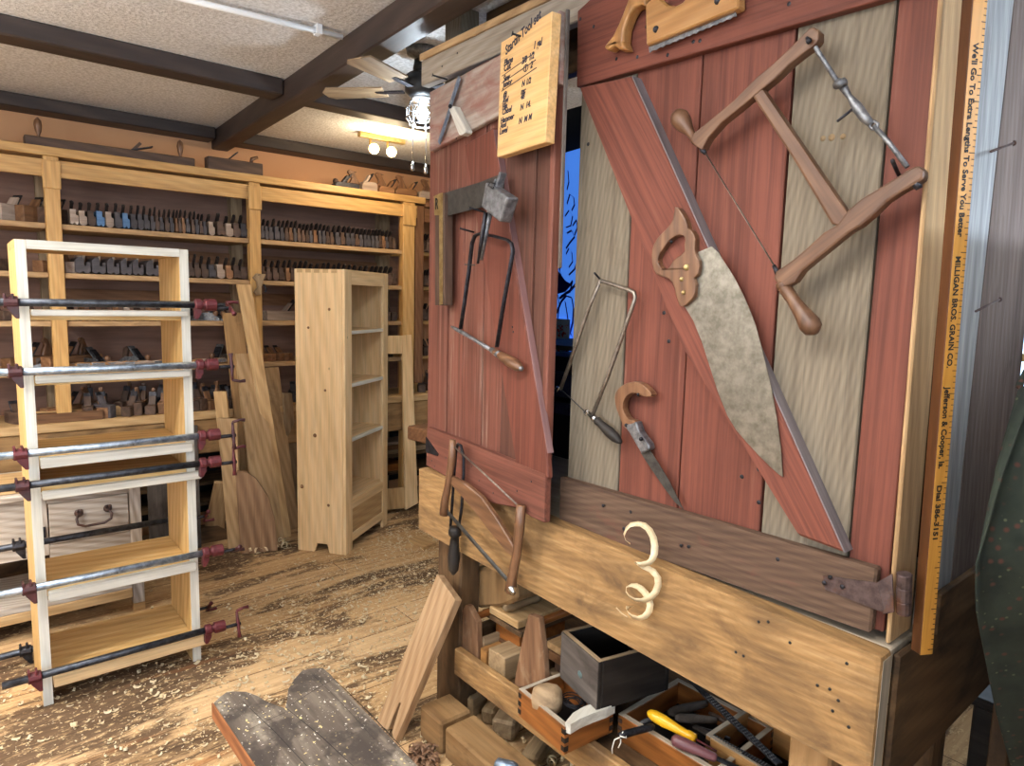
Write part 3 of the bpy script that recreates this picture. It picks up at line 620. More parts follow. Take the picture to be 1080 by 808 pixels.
def pipe_clamp(z, xa, xb, y, dark, casting, label, turn=0.0, group='pipe clamps on the front of the bookcase'):
    t=thing('pipe_clamp',label,'clamp',((xa+xb)/2,y,z),group)
    build('pipe',B().tube([(xa,y,z),(xb,y,z)],.0135,12),M['pipedark' if dark else 'pipe'],t)
    x=bx0-.024
    tj=B(); tj.lathe((x-.02,y,z),(x+.02,y,z),[(0,.019),(.0,.021),(1,.021),(1,.019)],12)
    tj.poly([(x+.0,y-.014,z+.018),(x+.022,y-.014,z+.012),(x+.022,y-.014,z-.055),(x+.012,y-.014,z-.055),(x-.012,y-.014,z-.02)],(0,.028,0))
    for dx in (-.016,.006): tj.box((x+dx,y,z+.018),(.008,.034,.022))
    build('tail_jaw',tj,M[casting],t,.002,flat=True)
    hj=B(); X=bx3+.024
    hj.lathe((X-.02,y,z),(X+.06,y,z),[(0,.018),(.02,.023),(.3,.023),(.32,.016),(.45,.016),(.47,.024),(1,.024)],12)
    hj.poly([(X-.022,y-.014,z+.014),(X-.004,y-.014,z+.02),(X+.004,y-.014,z-.03),(X-.01,y-.014,z-.055),(X-.022,y-.014,z-.055)],(0,.028,0))
    build('head_jaw',hj,M['clampred'],t,.002,flat=True)
    build('screw',B().tube([(X+.058,y,z-.012),(X+.125,y,z-.012)],.0075,8),M['iron'],t)
    c=V((X+.115,y,z-.012)); d=V((.25*cos(turn)*0,sin(turn)*.9,cos(turn))).normalized()
    hb=B(); hb.tube([c-d*.055,c-d*.03,c,c+d*.03,c+d*.055],[.010,.006,.009,.006,.005],8); hb.tube([c+d*.055,c+d*.062+V((.03,0,0)),c+d*.06+V((.05,0,0))],[.006,.006,.008],8); build('crank',hb,M['clampmaroon' if not dark else 'clampred'],t)
turns=[1.2,3.3,.15,.1,2.0,.35]
for i,(z,xa,xb,w) in enumerate(CL):
    pipe_clamp(z,xa if i!=3 else .085,xb,FY-.05,i in (3,5,0),'clampred' if i in (2,5) else 'clampmaroon','%s pipe clamp across the front of the bookcase'%w.capitalize() if 0 else 'pipe clamp across the bookcase front, %s'%w,turns[i])
for i,(z,w) in enumerate(((ry(100,562,3.29).z,'upper'),(ry(100,668,3.29).z,'lower'))):             # two clamps on the back
    y=BY+.045
    pipe_clamp(z,-.15,.775,y,True,'iron','black pipe clamp behind the bookcase, %s of the two'%w,2.2,'pipe clamps behind the bookcase')
# ---------------------------------------------------------------- ash console behind it
cy0,cy1=3.55,3.98; cx0,cx1=-.55,.655
cs=thing('console_table','bleached ash console table with drawers behind the bookcase','table',(.05,3.75,0))
build('top',B().b2((cx0-.03,cy0-.03,.630),(cx1+.03,cy1+.03,.658)),M['ash'],cs,.004)
for x in (cx0,cx1-.05):
    for y in (cy0,cy1-.05):
        lg=build('leg',B().b2((x,y,.04),(x+.05,y+.05,.629)),M['ash'],cs,.003)
        build('unfinished_tip',B().b2((x,y,0),(x+.05,y+.05,.0395)),M['cherry'],lg)
for x0,x1 in ((cx0+.051,-.002),(.226,.288)):
    pass
build('stile',B().b2((.225,cy0+.002,.36),(.283,cy0+.03,.629)),M['ash'],cs,.002)
build('stile',B().b2((-.16,cy0+.002,.36),(-.10,cy0+.03,.629)),M['ash'],cs,.002)
build('top_rail',B().b2((.284,cy0+.004,.596),(cx1-.051,cy0+.03,.629)),M['ash'],cs)
build('bottom_rail',B().b2((.284,cy0+.004,.34),(cx1-.051,cy0+.03,.405)),M['ash'],cs)
build('apron',B().b2((-.099,cy0+.004,.36),(.224,cy0+.03,.629)),M['ash'],cs)
build('apron',B().b2((cx0+.051,cy0+.004,.36),(-.161,cy0+.03,.629)),M['ash'],cs)
dr=build('drawer',B().b2((.288,cy0-.004,.409),(cx1-.055,cy0+.02,.592)),M['ash'],cs,.003)
hm=B(); zc=.515; xa_,xb_=.40,.515
hm.tube([(xa_,cy0-.006,zc+.02),(xa_-.012,cy0-.03,zc+.0),(xa_-.008,cy0-.034,zc-.025),(xa_+.02,cy0-.034,zc-.038),(xb_-.02,cy0-.034,zc-.036),(xb_+.008,cy0-.034,zc-.02),(xb_+.012,cy0-.03,zc+.002),(xb_,cy0-.006,zc+.022)],.006,8)
for x,z in ((xa_,zc+.02),(xb_,zc+.022)): hm.lathe((x,cy0-.005,z),(x,cy0-.02,z),[(0,.018),(.4,.018),(1,.008)],10); hm.ball((x-.008,cy0-.018,z+.012),.009,6); hm.ball((x+.008,cy0-.018,z+.012),.009,6)
build('handle',hm,M['rustmetal'],dr)
build('hinge',B().box((.262,cy0-.001,.47),(.022,.006,.05)),M['iron'],cs)
build('side_rail',B().b2((cx1-.045,cy0+.051,.36),(cx1-.015,cy1-.051,.629)),M['ash'],cs)
build('lower_shelf',B().b2((cx0+.0,cy0-.02,.13),(cx1-.0555,cy1-.055,.165)),M['ash'],cs,.003)
build('shelf_lip',B().b2((cx0+.0,cy0-.024,.085),(cx1-.0555,cy0-.0,.1295)),M['cherry'],cs,.003)
# loose slab lying on the console (seen between the shelves)
tag(build('loose_slab',B().b2((-.3,3.56,.659),(.60,3.80,.70)),M['cherry'],None,.003),'honey wood slab lying flat on the ash console behind the bookcase','board')
# ---------------------------------------------------------------- tall narrow pine cabinet
a,b,c=V((1.555,3.874,0)),V((1.751,3.618,0)),rz(398,561,0)
ux=(c-b); W=ux.length; ux.normalize(); uy=V((-ux.y,ux.x,0)); D=(a-b).dot(uy); H=1.70; W=.60
tc=thing('display_cabinet','tall narrow unfinished pine cabinet with open shelves and bracket feet','cabinet',b+ux*W/2+uy*D/2)
KM=Matrix((ux,uy,V((0,0,1)))).transposed().to_4x4(); KM.translation=b
def kb(x0,x1,y0,y1,z0,z1,axis=None): m=B().b2((x0,y0,z0),(x1,y1,z1),axis); return m.xf(KM)
# left side with a foot cut-out
P=[(0,0,0),(0,.085,0),(0,.11,.055),(0,D-.14,.055),(0,D-.115,0),(0,D,0),(0,D,H),(0,0,H)]
P=[(0,.022,0),(0,.11,0),(0,.125,.055),(0,D-.13,.055),(0,D-.11,0),(0,D,0),(0,D,H),(0,.022,H)]
sd=build('side_panel',B().poly([KM@V(p) for p in P],ux*.022,axis_dir=(0,0,1)),M['pine'],tc,.002)
build('side_panel',B().poly([KM@(V(p)+V((W-.022,0,0))) for p in P],ux*.022,axis_dir=(0,0,1)),M['pine'],tc,.002)
build('left_stile',kb(0,.085,0,.0215,.0,H),M['pine'],tc,.003)
build('right_stile',kb(W-.075,W,0,.0215,.0,H),M['pine'],tc,.003)
build('top_rail',kb(.0855,W-.0755,0,.0215,1.615,H),M['pine'],tc,.002)
build('top_panel',kb(.0225,W-.0225,.022,D,H-.022,H-.001),M['pine'],tc)
build('back_panel',kb(.0225,W-.0225,D-.012,D,.08,H-.023),M['pine'],tc)
for z in (1.345,1.03,.70): build('shelf',kb(.0225,W-.0225,.023,D-.0125,z-.022,z),M['pine'],tc,.002); build('shelf_nosing',kb(.0855,W-.0755,.0005,.0228,z-.02,z-.0005),M['pinepale'],tc,.002)
build('shelf',kb(.0225,W-.0225,.023,D-.0125,.30,.322),M['pine'],tc,.002)
build('bottom_rail',kb(.0855,W-.0755,0,.0215,.262,.322),M['pine'],tc,.002)
build('lower_panel',kb(.0855,W-.0755,.008,.018,.1105,.2615),M['cherry'],tc)
build('base_rail',kb(.0855,W-.0755,0,.0215,.06,.110),M['pine'],tc,.002)
for j in range(5): build('joint_pin',kb(-.0008,.0005,.05+j*.055,.085+j*.055,H-.022,H+.0005),M['cherry'],sd)
kn=B()
for (y,z,r) in ((.20,.72,.012),(.235,1.36,.008),(.10,1.47,.009),(.115,.30,.009),(.13,.995,.008),(.29,.40,.012)): kn.lathe(KM@V((.001,y,z)),KM@V((-.0006,y,z)),[(0,r),(1,r)],10)
build('knot',kn,M['shelfbrown'],sd)
# ---------------------------------------------------------------- pale face frame leaning on the timber
ffy=SY-.12
fr=thing('face_frame','pale new wood face frame leaning on the shelving right of the tall cabinet','face frame',(2.45,ffy,0))
def fp(px,py): return rp(px,py,(2.45,SY-.14,0),V((0,-1,.09)).normalized())
nrm=V((0,-1,.09)).normalized()
def fq(name,px,mat='cherry'): return build(name,B().poly([fp(*p) for p in px],nrm*-.022,axis_dir=(fp(*px[3])-fp(*px[0]))),M[mat],fr,.002)
fq('right_stile',((428,538),(441,531),(434,353),(424,354)),'pine')
fq('top_rail',((372,374),(424.2,373),(424,354),(372,354)),'pine')
fq('bottom_rail',((372,541),(427.6,536),(427,514),(372,520)))
fq('left_stile',((352,544),(371.5,541),(371.5,354),(352,354)))
# ---------------------------------------------------------------- leaning planks
def lean(name, quad, ytop, th, mat, label, ybot=None, tip=None, extra=None):
    # quad in px: bottom-left, bottom-right, top-right, top-left ; foot on the floor, head against the shelving
    p0=rz(*quad[0],0.003); p1=rz(*quad[1],0.003); yb=(p0.y+p1.y)/2
    pt=ry(*quad[3],ytop); base=(p0+p1)/2
    ex=(p1-p0); ex.z=0; ex.normalize(); up=(pt-p0); n=ex.cross(up).normalized()
    if n.y>0: n=-n
    pts=[rp(q[0],q[1],p0,n) for q in quad]+[]
    if extra: pts=[rp(q[0],q[1],p0,n) for q in extra]
    pts=[p if p.z>.003 else V((p.x,p.y,.003)) for p in pts]
    return tag(build(name,B().poly(pts,-n*th,axis_dir=up),M[mat],None,.002),label,'board','planks leaning on the shelving')
lean('plank',((262,572),(282,569),(256,330),(235,330)),SY-.05,.025,'rough','rough tan plank leaning with its top beside the top clamp crank')
lean('plank',((272,580),(300,573),(274,372),(249,373)),SY-.085,.024,'plank','wide brown-blotched plank between the rough plank and the honey plank')
lean('plank',((297,568),(308,566),(265,300),(250,300)),SY-.10,.025,'cherry','narrow straight honey plank, tallest of the leaning boards')
lean('plank',((303,560),(316,556),(294,387),(280,388)),SY-.05,.02,'plank','brown saw-marked plank behind the narrow honey plank')
lean('plank',((308,550),(320,546),(308,415),(299,415)),SY-.095,.018,'plankgrey','grey plank furthest right, half hidden by the tall cabinet')
lean('plank',((248,583),(254,583),(250,442),(229,441)),SY-.17,.025,'plank','tan plank with dark blotches on its flat top, second from the left',extra=((241,582),(254,583),(250,442),(229,441)))
lean('plank',((213,569),(236,567),(241,510),(226,509)),SY-.12,.02,'plank','short tan board at the far left foot of the leaning planks')
lean('plank',((243,578),(258,578),(238,413),(225,413)),SY-.09,.022,'cherry','pale thin stick standing behind the blotched plank')
lean('plank',((253,585),(294,581),(290,515),(252,500)),SY-.28,.028,'walnut','brown walnut slab with a slanted top, front of the leaning planks',extra=((254,585),(293,581),(290,548),(283,524),(270,505),(260,498),(248,497)))
# dark panel standing behind the bookcase's clamps
tag(build('dark_board',B().b2((.82,SY-.05,.004),(1.10,SY-.026,.76)),M['dustygrey'],None,.002),'dark grey panel standing on the floor behind the clamp cranks','board')
# angled offcuts in the bay below the bench seen through the bookcase
tag(build('brace_board',B().bar((.72,SY-.05,.62),(1.0,SY-.05,.43),.03,.07,(0,0,1)),M['plank'],None,.002),'tan board lying diagonally under the shelving behind the bookcase','board')
# small offcut on the floor
q=[rz(427,569,.02),rz(446,577,.02),rz(459,574,.02),rz(437,565,.02)]
tag(build('offcut',B().poly([rz(431,568,.022),rz(447,577,.022),rz(460,572,.022),rz(441,564,.022)],(0,0,-.021)),M['cherry'],None,.001),'small flat wood offcut on the floor at the left end of the workbench','offcut')
# projecting timber end behind the red door
p_=rz(429,449,.87)
t=thing('side_table','rough brown slab table end poking out behind the left red door','table',(p_.x+.4,p_.y-.2,0))
build('slab',B().poly([V((p_.x,p_.y,.87)),V((p_.x+.05,p_.y-.38,.87)),V((p_.x+.75,p_.y-.34,.87)),V((p_.x+.75,p_.y+.05,.87))],(0,0,-.075),axis_dir=(1,0,0)),M['shelfbrown'],t,.008)
for dx,dy in ((.55,-.05),(.55,-.26)): build('leg',B().b2((p_.x+dx,p_.y+dy-.06,0),(p_.x+dx+.06,p_.y+dy,.794)),M['benchdark'],t,.004)
# ---------------------------------------------------------------- shavings
SHV=B()
def shavings(n, spots, smin, smax, seed):
    r=random.Random(seed); mb=SHV
    for i in range(n):
        cx,cy,sxx,syy=r.choice(spots); x=r.gauss(cx,sxx); y=r.gauss(cy,syy)
        if x>3.3 or y>4.2 or (x>1.28 and y<2.2) or y<.4 or x<-2: continue
        kq=KM.inverted()@V((x,y,0))
        if -.03<kq.x<.63 and -.04<kq.y<D+.03: continue
        s=r.uniform(smin,smax); w=s*r.uniform(.25,.5); a=r.uniform(0,6.28); cur=r.uniform(.8,4.5); m=6; rad=s/cur; P=[]
        for k in range(m):
            t=cur*k/(m-1)-cur/2; P.append(V((rad*sin(t)*cos(a),rad*sin(t)*sin(a),.0015+rad*(1-cos(t))*r.uniform(.5,1)+ .002))+V((x,y,0)))
        mb.ribbon(P,V((-sin(a),cos(a),r.uniform(-.3,.3))).normalized()*w,.0006)
shavings(1500,[(.95,2.9,.5,.35),(1.6,3.1,.45,.35),(2.1,3.2,.35,.35),(.4,2.75,.5,.3),(.7,2.2,.4,.35),(1.2,2.4,.2,.4),(2.1,3.7,.2,.15)],.008,.034,5)
shavings(6500,[(1.2,2.8,.7,.5),(2.1,3.3,.4,.35),(.6,2.3,.5,.4),(1.7,3.2,.4,.3)],.003,.011,6)
shavings(2500,[(2.3,3.55,.25,.25),(1.9,2.8,.35,.3),(1.3,2.5,.3,.4)],.003,.016,9)
tag(build('wood_shavings',SHV,M['shaving'],None,origin=(0,0,0)),'pale curled wood shavings and chips scattered over the plank floor','shavings',kind='stuff')
mbx=B(); r=random.Random(8)                                           # curls piled at the foot of the planks
for i in range(26):
    c0=rz(r.uniform(262,302),r.uniform(572,584),0)+V((0,0,.01+r.uniform(0,.03))); rad=r.uniform(.012,.026); a=r.uniform(0,6.3); ph=r.uniform(0,6)
    P=[c0+V((cos(a)*rad*cos(t+ph)+.01*t*sin(a)*.3,sin(a)*rad*cos(t+ph)-.003*t,max(-.008,rad*sin(t+ph)))) for t in [k*.55 for k in range(12)]]
    mbx.ribbon(P,V((-sin(a),cos(a),.2)).normalized()*.014,.0006)
tag(build('shaving_heap',mbx,M['shaving'],None,origin=(0,0,0)),'heap of curled shavings at the foot of the leaning planks','shavings',kind='stuff')
# ---------------------------------------------------------------- workbench
BX=1.30; YL,YR=2.09,.463; ZT=.918
wb=thing('workbench','old heavy timber workbench carrying the red tool cabinet','workbench',(1.6,1.28,0))
def zlin(ya,za,yb,zb,y): return za+(zb-za)*(y-ya)/(yb-ya)
ap=B(); ap.poly([(BX,YL,.694),(BX,YL,.926),(BX,YR,.906),(BX,YR,.655)],(.05,0,0),axis_dir=(0,-1,0)); fa=build('front_apron',ap,M['apron'],wb,.009,2)
eg=B(); eg.poly([(BX+.007,YR-.0012,.897),(BX+.046,YR-.0012,.898),(BX+.046,YR-.0012,.66),(BX+.007,YR-.0012,.662)],(0,.001,0),axis_dir=(0,0,1)); build('end_grain',eg,M['benchtop'],fa)
build('benchtop',B().b2((BX+.051,YR+.004,.85),(2.08,YL,.905)),M['benchtop'],wb,.003)
sa=B(); sa.b2((BX+.056,YR-.010,.60),(2.10,YR+.0035,.896)); build('side_apron',sa,M['benchdark'],wb,.006)
build('end_apron',B().b2((BX+.051,YL-.06,.694),(2.08,YL-.001,.849)),M['apron'],wb,.004)
def leg(x0,x1,y0,y1,mat): build('leg',B().b2((x0,y0,0),(x1,y1,.849)),M[mat],wb,.006)
leg(1.352,1.44,1.882,2.03,'benchdark'); leg(1.352,1.43,.56,.65,'rough'); leg(1.95,2.05,1.90,2.0,'benchdark'); leg(1.95,2.05,.55,.65,'benchdark')
build('stretcher',B().b2((1.33,.50,.20),(1.36,1.883,.300)),M['apron'],wb,.004)
build('lower_shelf',B().b2((1.361,.66,.235),(1.94,1.875,.262)),M['benchdark'],wb)
# nail holes and nails in the apron
for px,py in ((800,656),(810,656),(833,678),(862,723),(875,727),(884,739),(878,750),(895,767),(893,700),(776,688),(784,692)):
    p=rx(px,py,BX-.0005); build('nail_hole',B().lathe(p+V((.002,0,0)),p-V((.001,0,0)),[(0,.004),(1,.003)],8),M['black'],fa)

# ---------------------------------------------------------------- tool cabinet on the bench
cb=thing('tool_cabinet','weathered red plank tool cabinet standing on the workbench hung with old saws','cabinet',(1.65,1.3,.906))
CX1=1.92
P=[(449,92),(449,62)]
hz0,hz1=2.300,2.398
build('header_board',B().b2((1.345,1.30,hz0),(1.38,2.165,hz1-.012)),M['header'],cb,.003)
build('header_cap',B().b2((1.340,1.30,hz1-.0115),(1.40,2.17,hz1+.012)),M['plank'],cb,.002)
build('corner_post',B().b2((1.42,2.03,.907),(1.50,2.13,2.555)),M['greyplank'],cb,.004)
build('top_board',B().b2((1.52,1.30,2.25),(1.56,2.02,2.555)),M['benchdark'],cb,.003)
build('side_panel',B().b2((1.42,2.132,.907),(CX1,2.155,2.3)),M['benchdark'],cb)
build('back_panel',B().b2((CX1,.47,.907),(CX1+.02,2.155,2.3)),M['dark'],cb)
build('roof_board',B().b2((1.40,.47,2.31),(CX1,1.29,2.33)),M['benchdark'],cb)
# right end: corner stile (new timber), then weathered side boards
def yq(px,py,y): return rp(px,py,(1.3,y,0),(0,1,0))
t0,t1,b0,b1=yq(991,0,.475),yq(1013,0,.475),yq(936,672,.475),yq(957,662,.475)
def ext(p,q,z): t=(z-p.z)/(q.z-p.z); return p+(q-p)*t
st=B(); st.poly([ext(b0,t0,.907)+V((.012,0,0)),ext(b1,t1,.907)+V((.02,0,0)),ext(b1,t1,2.30)+V((.02,0,0)),ext(b0,t0,2.30)+V((.012,0,0))],(0,.008,0),axis_dir=(0,0,1))
build('corner_stile',st,M['shelfboard'],cb,.003)
M['pinegrain']=M['shelfboard']
SEB,SET=yq(1068,470,.452).x+.02,yq(1074,330,.452).x+.02
# side panel boards, lit by the added cool lamp
sp=B(); sp.b2((1.455,.452,.92),(1.60,.470,2.45)); build('side_board',sp,M['sidegrey'] if 'sidegrey' in M else M['greyplank'],cb,.003)
sp=B(); sp.poly([(1.603,.452,.92),(SEB,.452,.92),(SET,.452,2.45),(1.603,.452,2.45)],(0,.018,0),axis_dir=(0,0,1)); build('side_board',sp,M['sidebrown'],cb,.003)
build('side_rail',B().b2((1.50,.438,.897),(2.02,.4515,.985)),M['benchdark'],cb,.003)
# interior: blue lit picture, card and dark drawers seen in the gap between the doors
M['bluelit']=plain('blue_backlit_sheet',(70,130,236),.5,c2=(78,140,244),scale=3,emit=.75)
M['bluedraw']=plain('dark_blue_drawing',(22,30,140),.6)
M['redink']=plain('red_print',(186,44,48),.6)
M['paper']=plain('pale_card',(196,214,232),.6)
M['nightblue']=plain('night_blue_board',(16,20,44),.6,c2=(24,30,62))
px_=1.86
q=[rx(x,y,px_) for x,y in ((560,172),(640,148),(640,386),(560,386))]
bs_=tag(build('blue_sheet',B().poly(q,(.006,0,0)),M['bluelit'],None),'glowing blue sheet with dark blue line drawing between the two red doors','picture')
dr_=B(); r=random.Random(4)
def scrib(pts,w=.004):
    dr_.ribbon([rx(x,y,px_-.0012) for x,y in pts],[V((0,.6,.6)).normalized()*w]*len(pts),.001)
for pts in (((598,215),(601,205),(605,208),(606,216),(603,222)),((596,228),(600,222),(604,228),(602,238),(597,240)),((598,246),(603,243),(606,250),(601,256),(597,262)),((604,238),(608,232),(609,240),(606,248)),
    ((597,268),(600,262),(603,266),(604,276),(600,282)),((589,302),(594,298),(600,302),(604,296),(601,308),(592,312)),((590,315),(596,310),(602,306),(607,300)),((587,330),(592,318),(597,312),(603,314),(605,326),(604,340),(601,352)),((596,318),(598,330),(600,345),(603,355)),((588,310),(590,322),(588,338)),((592,275),(590,285),(593,293)),((600,290),(606,284),(609,276)),((599,180),(600,192),(598,200))):
    scrib(pts,.006+.006*r.random())
dr_.poly([rx(x,y,px_-.002) for x,y in ((588,285),(596,296),(603,300),(596,308),(588,310))],(.0015,0,0))
build('drawing',dr_,M['bluedraw'],bs_)
cd_=tag(build('card',B().poly([rx(x,y,px_-.02) for x,y in ((585,336),(601,337),(600,374),(585,373))],(.002,0,0)),M['paper'],None),'small pale card with red marks at the foot of the blue sheet','card')
rm=B()
for i in range(34):
    x=587+r.random()*11; y=342+r.random()*28; s=.6+r.random()*1.6; rm.poly([rx(x,y,px_-.021),rx(x+s,y+.4,px_-.021),rx(x+s*.8,y+s*1.3,px_-.021),rx(x+.1,y+s,px_-.021)],(.0008,0,0))
build('marks',rm,M['redink'],cd_)
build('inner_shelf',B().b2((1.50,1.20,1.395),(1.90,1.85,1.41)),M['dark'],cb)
for z0,z1 in ((1.16,1.20),(1.22,1.30),(1.31,1.36)): build('inner_drawer',B().b2((1.62,1.20,z0),(1.9,1.85,z1)),M['nightblue'],cb)
# ---------------------------------------------------------------- right-hand door
DX=1.365
def yb(px,py): return rd(px,py).y
yL=1.392; e1=yb(657,400); e2=yb(722,400); e3=yb(818,330); e4=yb(920,300); yR=.487
zb0=.925
dm=B()
for a,b_ in ((e1,e2),(e2,e3),(e4,yR)):
    dm.b2((DX,a-.002,zb0),(DX+.022,b_+.002,2.295),2)
door=build('door',dm,M['red'],cb,.002,label='right-hand door of red and grey planks')
build('plank',B().b2((DX,1.374,zb0),(DX+.022,e1+.003,2.295),2),M['greyplank'],door,.003,label='grey plank at the left edge of the right door')
build('plank',B().b2((DX,e3-.003,zb0),(DX+.022,e4+.003,2.295),2),M['greyplank'],door,.003,label='broad grey plank in the right door')
bo=.024
def dq(pts,off=bo): return [rd(x,y,off) for x,y in pts]
tb=B(); z0a=rd(608,92,bo).z; z1a=rd(840,27,bo).z
tb.poly([rd(608,92,bo),V((DX-bo,.60,rd(840,27,bo).z)),V((DX-bo,yR,rd(840,27,bo).z)),V((DX-bo,yR,2.31)),rd(624,-2,bo),rd(609,12,bo)],(bo-.0005,0,0),axis_dir=(0,-1,0))
build('top_batten',tb,M['red'],door,.003)
b2_=.034
br=B(); br.poly(dq(((611,92),(666,80),(740,246),(890,583),(842,565),(720,368)),b2_),(b2_-.001,0,0),axis_dir=rd(842,565)-rd(611,92))
build('diagonal_brace',br,M['red'],door,.004,label='red diagonal brace with a grey right edge')
build('brace_edge',B().bar(rd(666,80.5,b2_)+V((b2_/2,-.0016,0)),rd(890,583,b2_)+V((b2_/2,-.0016,0)),.003,b2_-.0005,(1,0,0)),M['braceedge'],door)
bb=B(); bb.poly(dq(((590,503),(925,600),(918,668),(589,552))),(bo-.001,0,0),axis_dir=(0,-1,0)); build('bottom_batten',bb,M['red_worn'],door,.004,label='brown weathered batten with a red patch')
kn=B()
for px,py,s in ((868,146,.008),(877,145,.010),(889,144,.008)): p=rd(px,py,.0005); kn.lathe(p+V((.001,0,0)),p,[(0,s*.7),(1,s*.7)],12)
build('knot',kn,M['block'],door)
hg=B(); hg.poly(dq(((867,607),(926,615),(933,647),(870,622)),bo+.003),(.003,0,0)); p=[rd(926,615,bo+.003),rd(933,647,bo+.003)]
hg.poly([rd(924,615,bo+.003),rd(941,605,bo-.0),rd(943,646,bo+.0),rd(931,648,bo+.003)],(.003,0,0))
a_,b__=yq(954,605,.455),yq(953,647,.455); hg.lathe(a_,b__,[(0,.012),(.02,.0135),(.32,.0135),(.33,.012),(.35,.0135),(.66,.0135),(.67,.012),(.69,.0135),(1,.013)],12)
build('hinge',hg,M['rustmetal'],door,.0008,flat=True,label='rusty strap hinge at the lower right corner')
ns=B()
def nail(par,px,py,off,L=.02,r=.0022,head=.0045,pl=rd,d=V((-1,0,0)),tilt=V((0,0,0))):
    mb=B(); p=pl(px,py,off); e=p+(d+tilt).normalized()*L; mb.tube([p,e],r,6); mb.lathe(e,e+(d+tilt).normalized()*.002,[(0,head),(1,head)],8); build('nail',mb,M['iron'],par)
for px,py in ((638,533),(720,575),(728,576),(871,614),(890,618),(684,29),(877,608)): nail(door,px,py,bo,.006)
for px,py in ((612,20),(626,28),(650,62),(656,50),(672,60),(704,58),(731,44),(738,43),(756,0),(832,4),(657,92),(670,110),(620,152),(648,176),(668,205),(690,192),(700,330),(705,360),(722,360),(800,495),(782,503),(800,530),(829,525),(665,540),(820,590)): 
    p=rd(px,py,bo+.0003); build('nail_hole',B().lathe(p+V((.001,0,0)),p,[(0,.0055),(1,.0045)],7),M['iron'],door)
nail(door,672,554,bo,.05,.0028,.006)
# ---------------------------------------------------------------- left-hand door, ajar
def lq(pts,off): return [ld(x,y,off) for x,y in pts]
LB=.022
def lplank(mb,u0,u1,z0,z1,o0=-.022,o1=0.0):
    P=[LD0+LDU*u0+LDN*o1,LD0+LDU*u1+LDN*o1]; P=[V((P[0].x,P[0].y,z0)),V((P[1].x,P[1].y,z0)),V((P[1].x,P[1].y,z1)),V((P[0].x,P[0].y,z1))]
    mb.poly(P,LDN*(o0-o1),axis_dir=(0,0,1))
def lu(px,py): return (ld(px,py)-LD0).dot(LDU)
uu=[0,lu(472,350),lu(488,350),lu(509,350),lu(531,300),lu(562,300),.766]
lz0,lz1=.925,2.285
pm=B()
for k in range(4): lplank(pm,uu[k]+.003,uu[k+1]-.003,lz0,lz1-.01,-.022,-.002*(k%2))
d2=build('door',pm,M['red_faded'],cb,.002,label='left-hand faded red plank door standing ajar')
for k in (4,5): pm=B(); lplank(pm,uu[k]+.003,uu[k+1]-.003,lz0,lz1-.01,-.022,-.002*(k%2)); build('plank',pm,M['red_brown'],d2,.002,label='brownish red plank near the opening edge')
pm=B(); lplank(pm,.01,.755,lz0+.01,lz1-.02,-.028,-.0235); build('gap_shade',pm,M['dark'],d2)  # black sheet that paints shade into the gaps between planks
build('edge_strip',B().bar(ld(599,10,.004),ld(590.5,283,.004),.006,.012,LDN),M['dustygrey'],d2,.002,label='thin grey strip along the upper opening edge')
tb=B(); tb.poly(lq(((453,97),(453,160),(527,121),(590,88),(590,10),(527,58)),LB),-LDN*(LB-.0005),axis_dir=LDU); build('top_batten',tb,M['whitewash'],d2,.003,label='whitish flaked batten across the top of the left door')
br=B(); br.poly(lq(((490,152),(520,135),(546,300),(575,462),(578,505),(546,503),(527,385)),LB-.002),-LDN*(LB-.003),axis_dir=(0,0,1)); build('diagonal_brace',br,M['red'],d2,.004)
build('brace_edge',B().bar(ld(520.3,137,LB-.002)+LDU*.0016-LDN*(LB/2-.001),ld(577.2,478,LB-.002)+LDU*.0016-LDN*(LB/2-.001),.003,LB-.002,LDN),M['pinkedge'],d2)
bb=B(); bb.poly(lq(((450,450),(575,500),(574,552),(560,546),(545,536),(518,531),(500,520),(449,491)),LB),-LDN*(LB-.0005),axis_dir=LDU); build('bottom_batten',bb,M['red_faded'],d2,.004)
bs2=B(); lplank(bs2,.746,.768,lz0,lz1+.0,-.024,.004); build('edge_strip',bs2,M['whitewash'] if 0 else M['red_faded'],d2,.003)
hg=B(); hg.poly(lq(((449,461),(462,479),(461,481),(449,477)),LB+.003),-LDN*.003); build('hinge',hg,M['iron'],d2)
ns=B()
for px,py in ((481,146),(466,70),(482,56),(458,492),(470,483),(497,492),(505,507),(520,520),(560,508),(545,518),(455,486),(541,350),(540,345)):
    p=ld(px,py,LB+.0005); build('nail_hole',B().lathe(p-LDN*.001,p,[(0,.0035),(1,.003)],7),M['iron'],d2)
nail(d2,472,84,LB,.05,.003,.006,ld,LDN,V((0,.35,.2)))
nail(d2,552,39,LB+.031,.03,.0028,.007,ld,LDN,V((0,.4,.2)))
nail(d2,500,245,LB-.002,.045,.003,.0045,ld,LDN,V((0,.35,.25)))
nail(d2,512,224,LB-.002,.05,.003,.0045,ld,LDN,V((0,.35,.25)))

# nails on the right end
for (x0,y0,x1,y1) in ((1042,161,1069,151),(1026,330,1054,316)):
    a_=yq(x1,y1,.452); e=rp(x0,y0,(1.3,.40,0),(0,1,0)); e=a_+(e-a_)*.9; ns=B(); ns.tube([a_,e],.0024,6)
    d_=(e-a_).normalized(); ns.lathe(a_,a_+d_*.004,[(0,.006),(1,.005)],8); build('nail',ns,M['rustmetal'],cb)
# ---------------------------------------------------------------- tools hung on the right-hand door
DN=V((-1,0,0))
def TH(name,label,cat,p,group=None): return thing(name,label,cat,p,group)
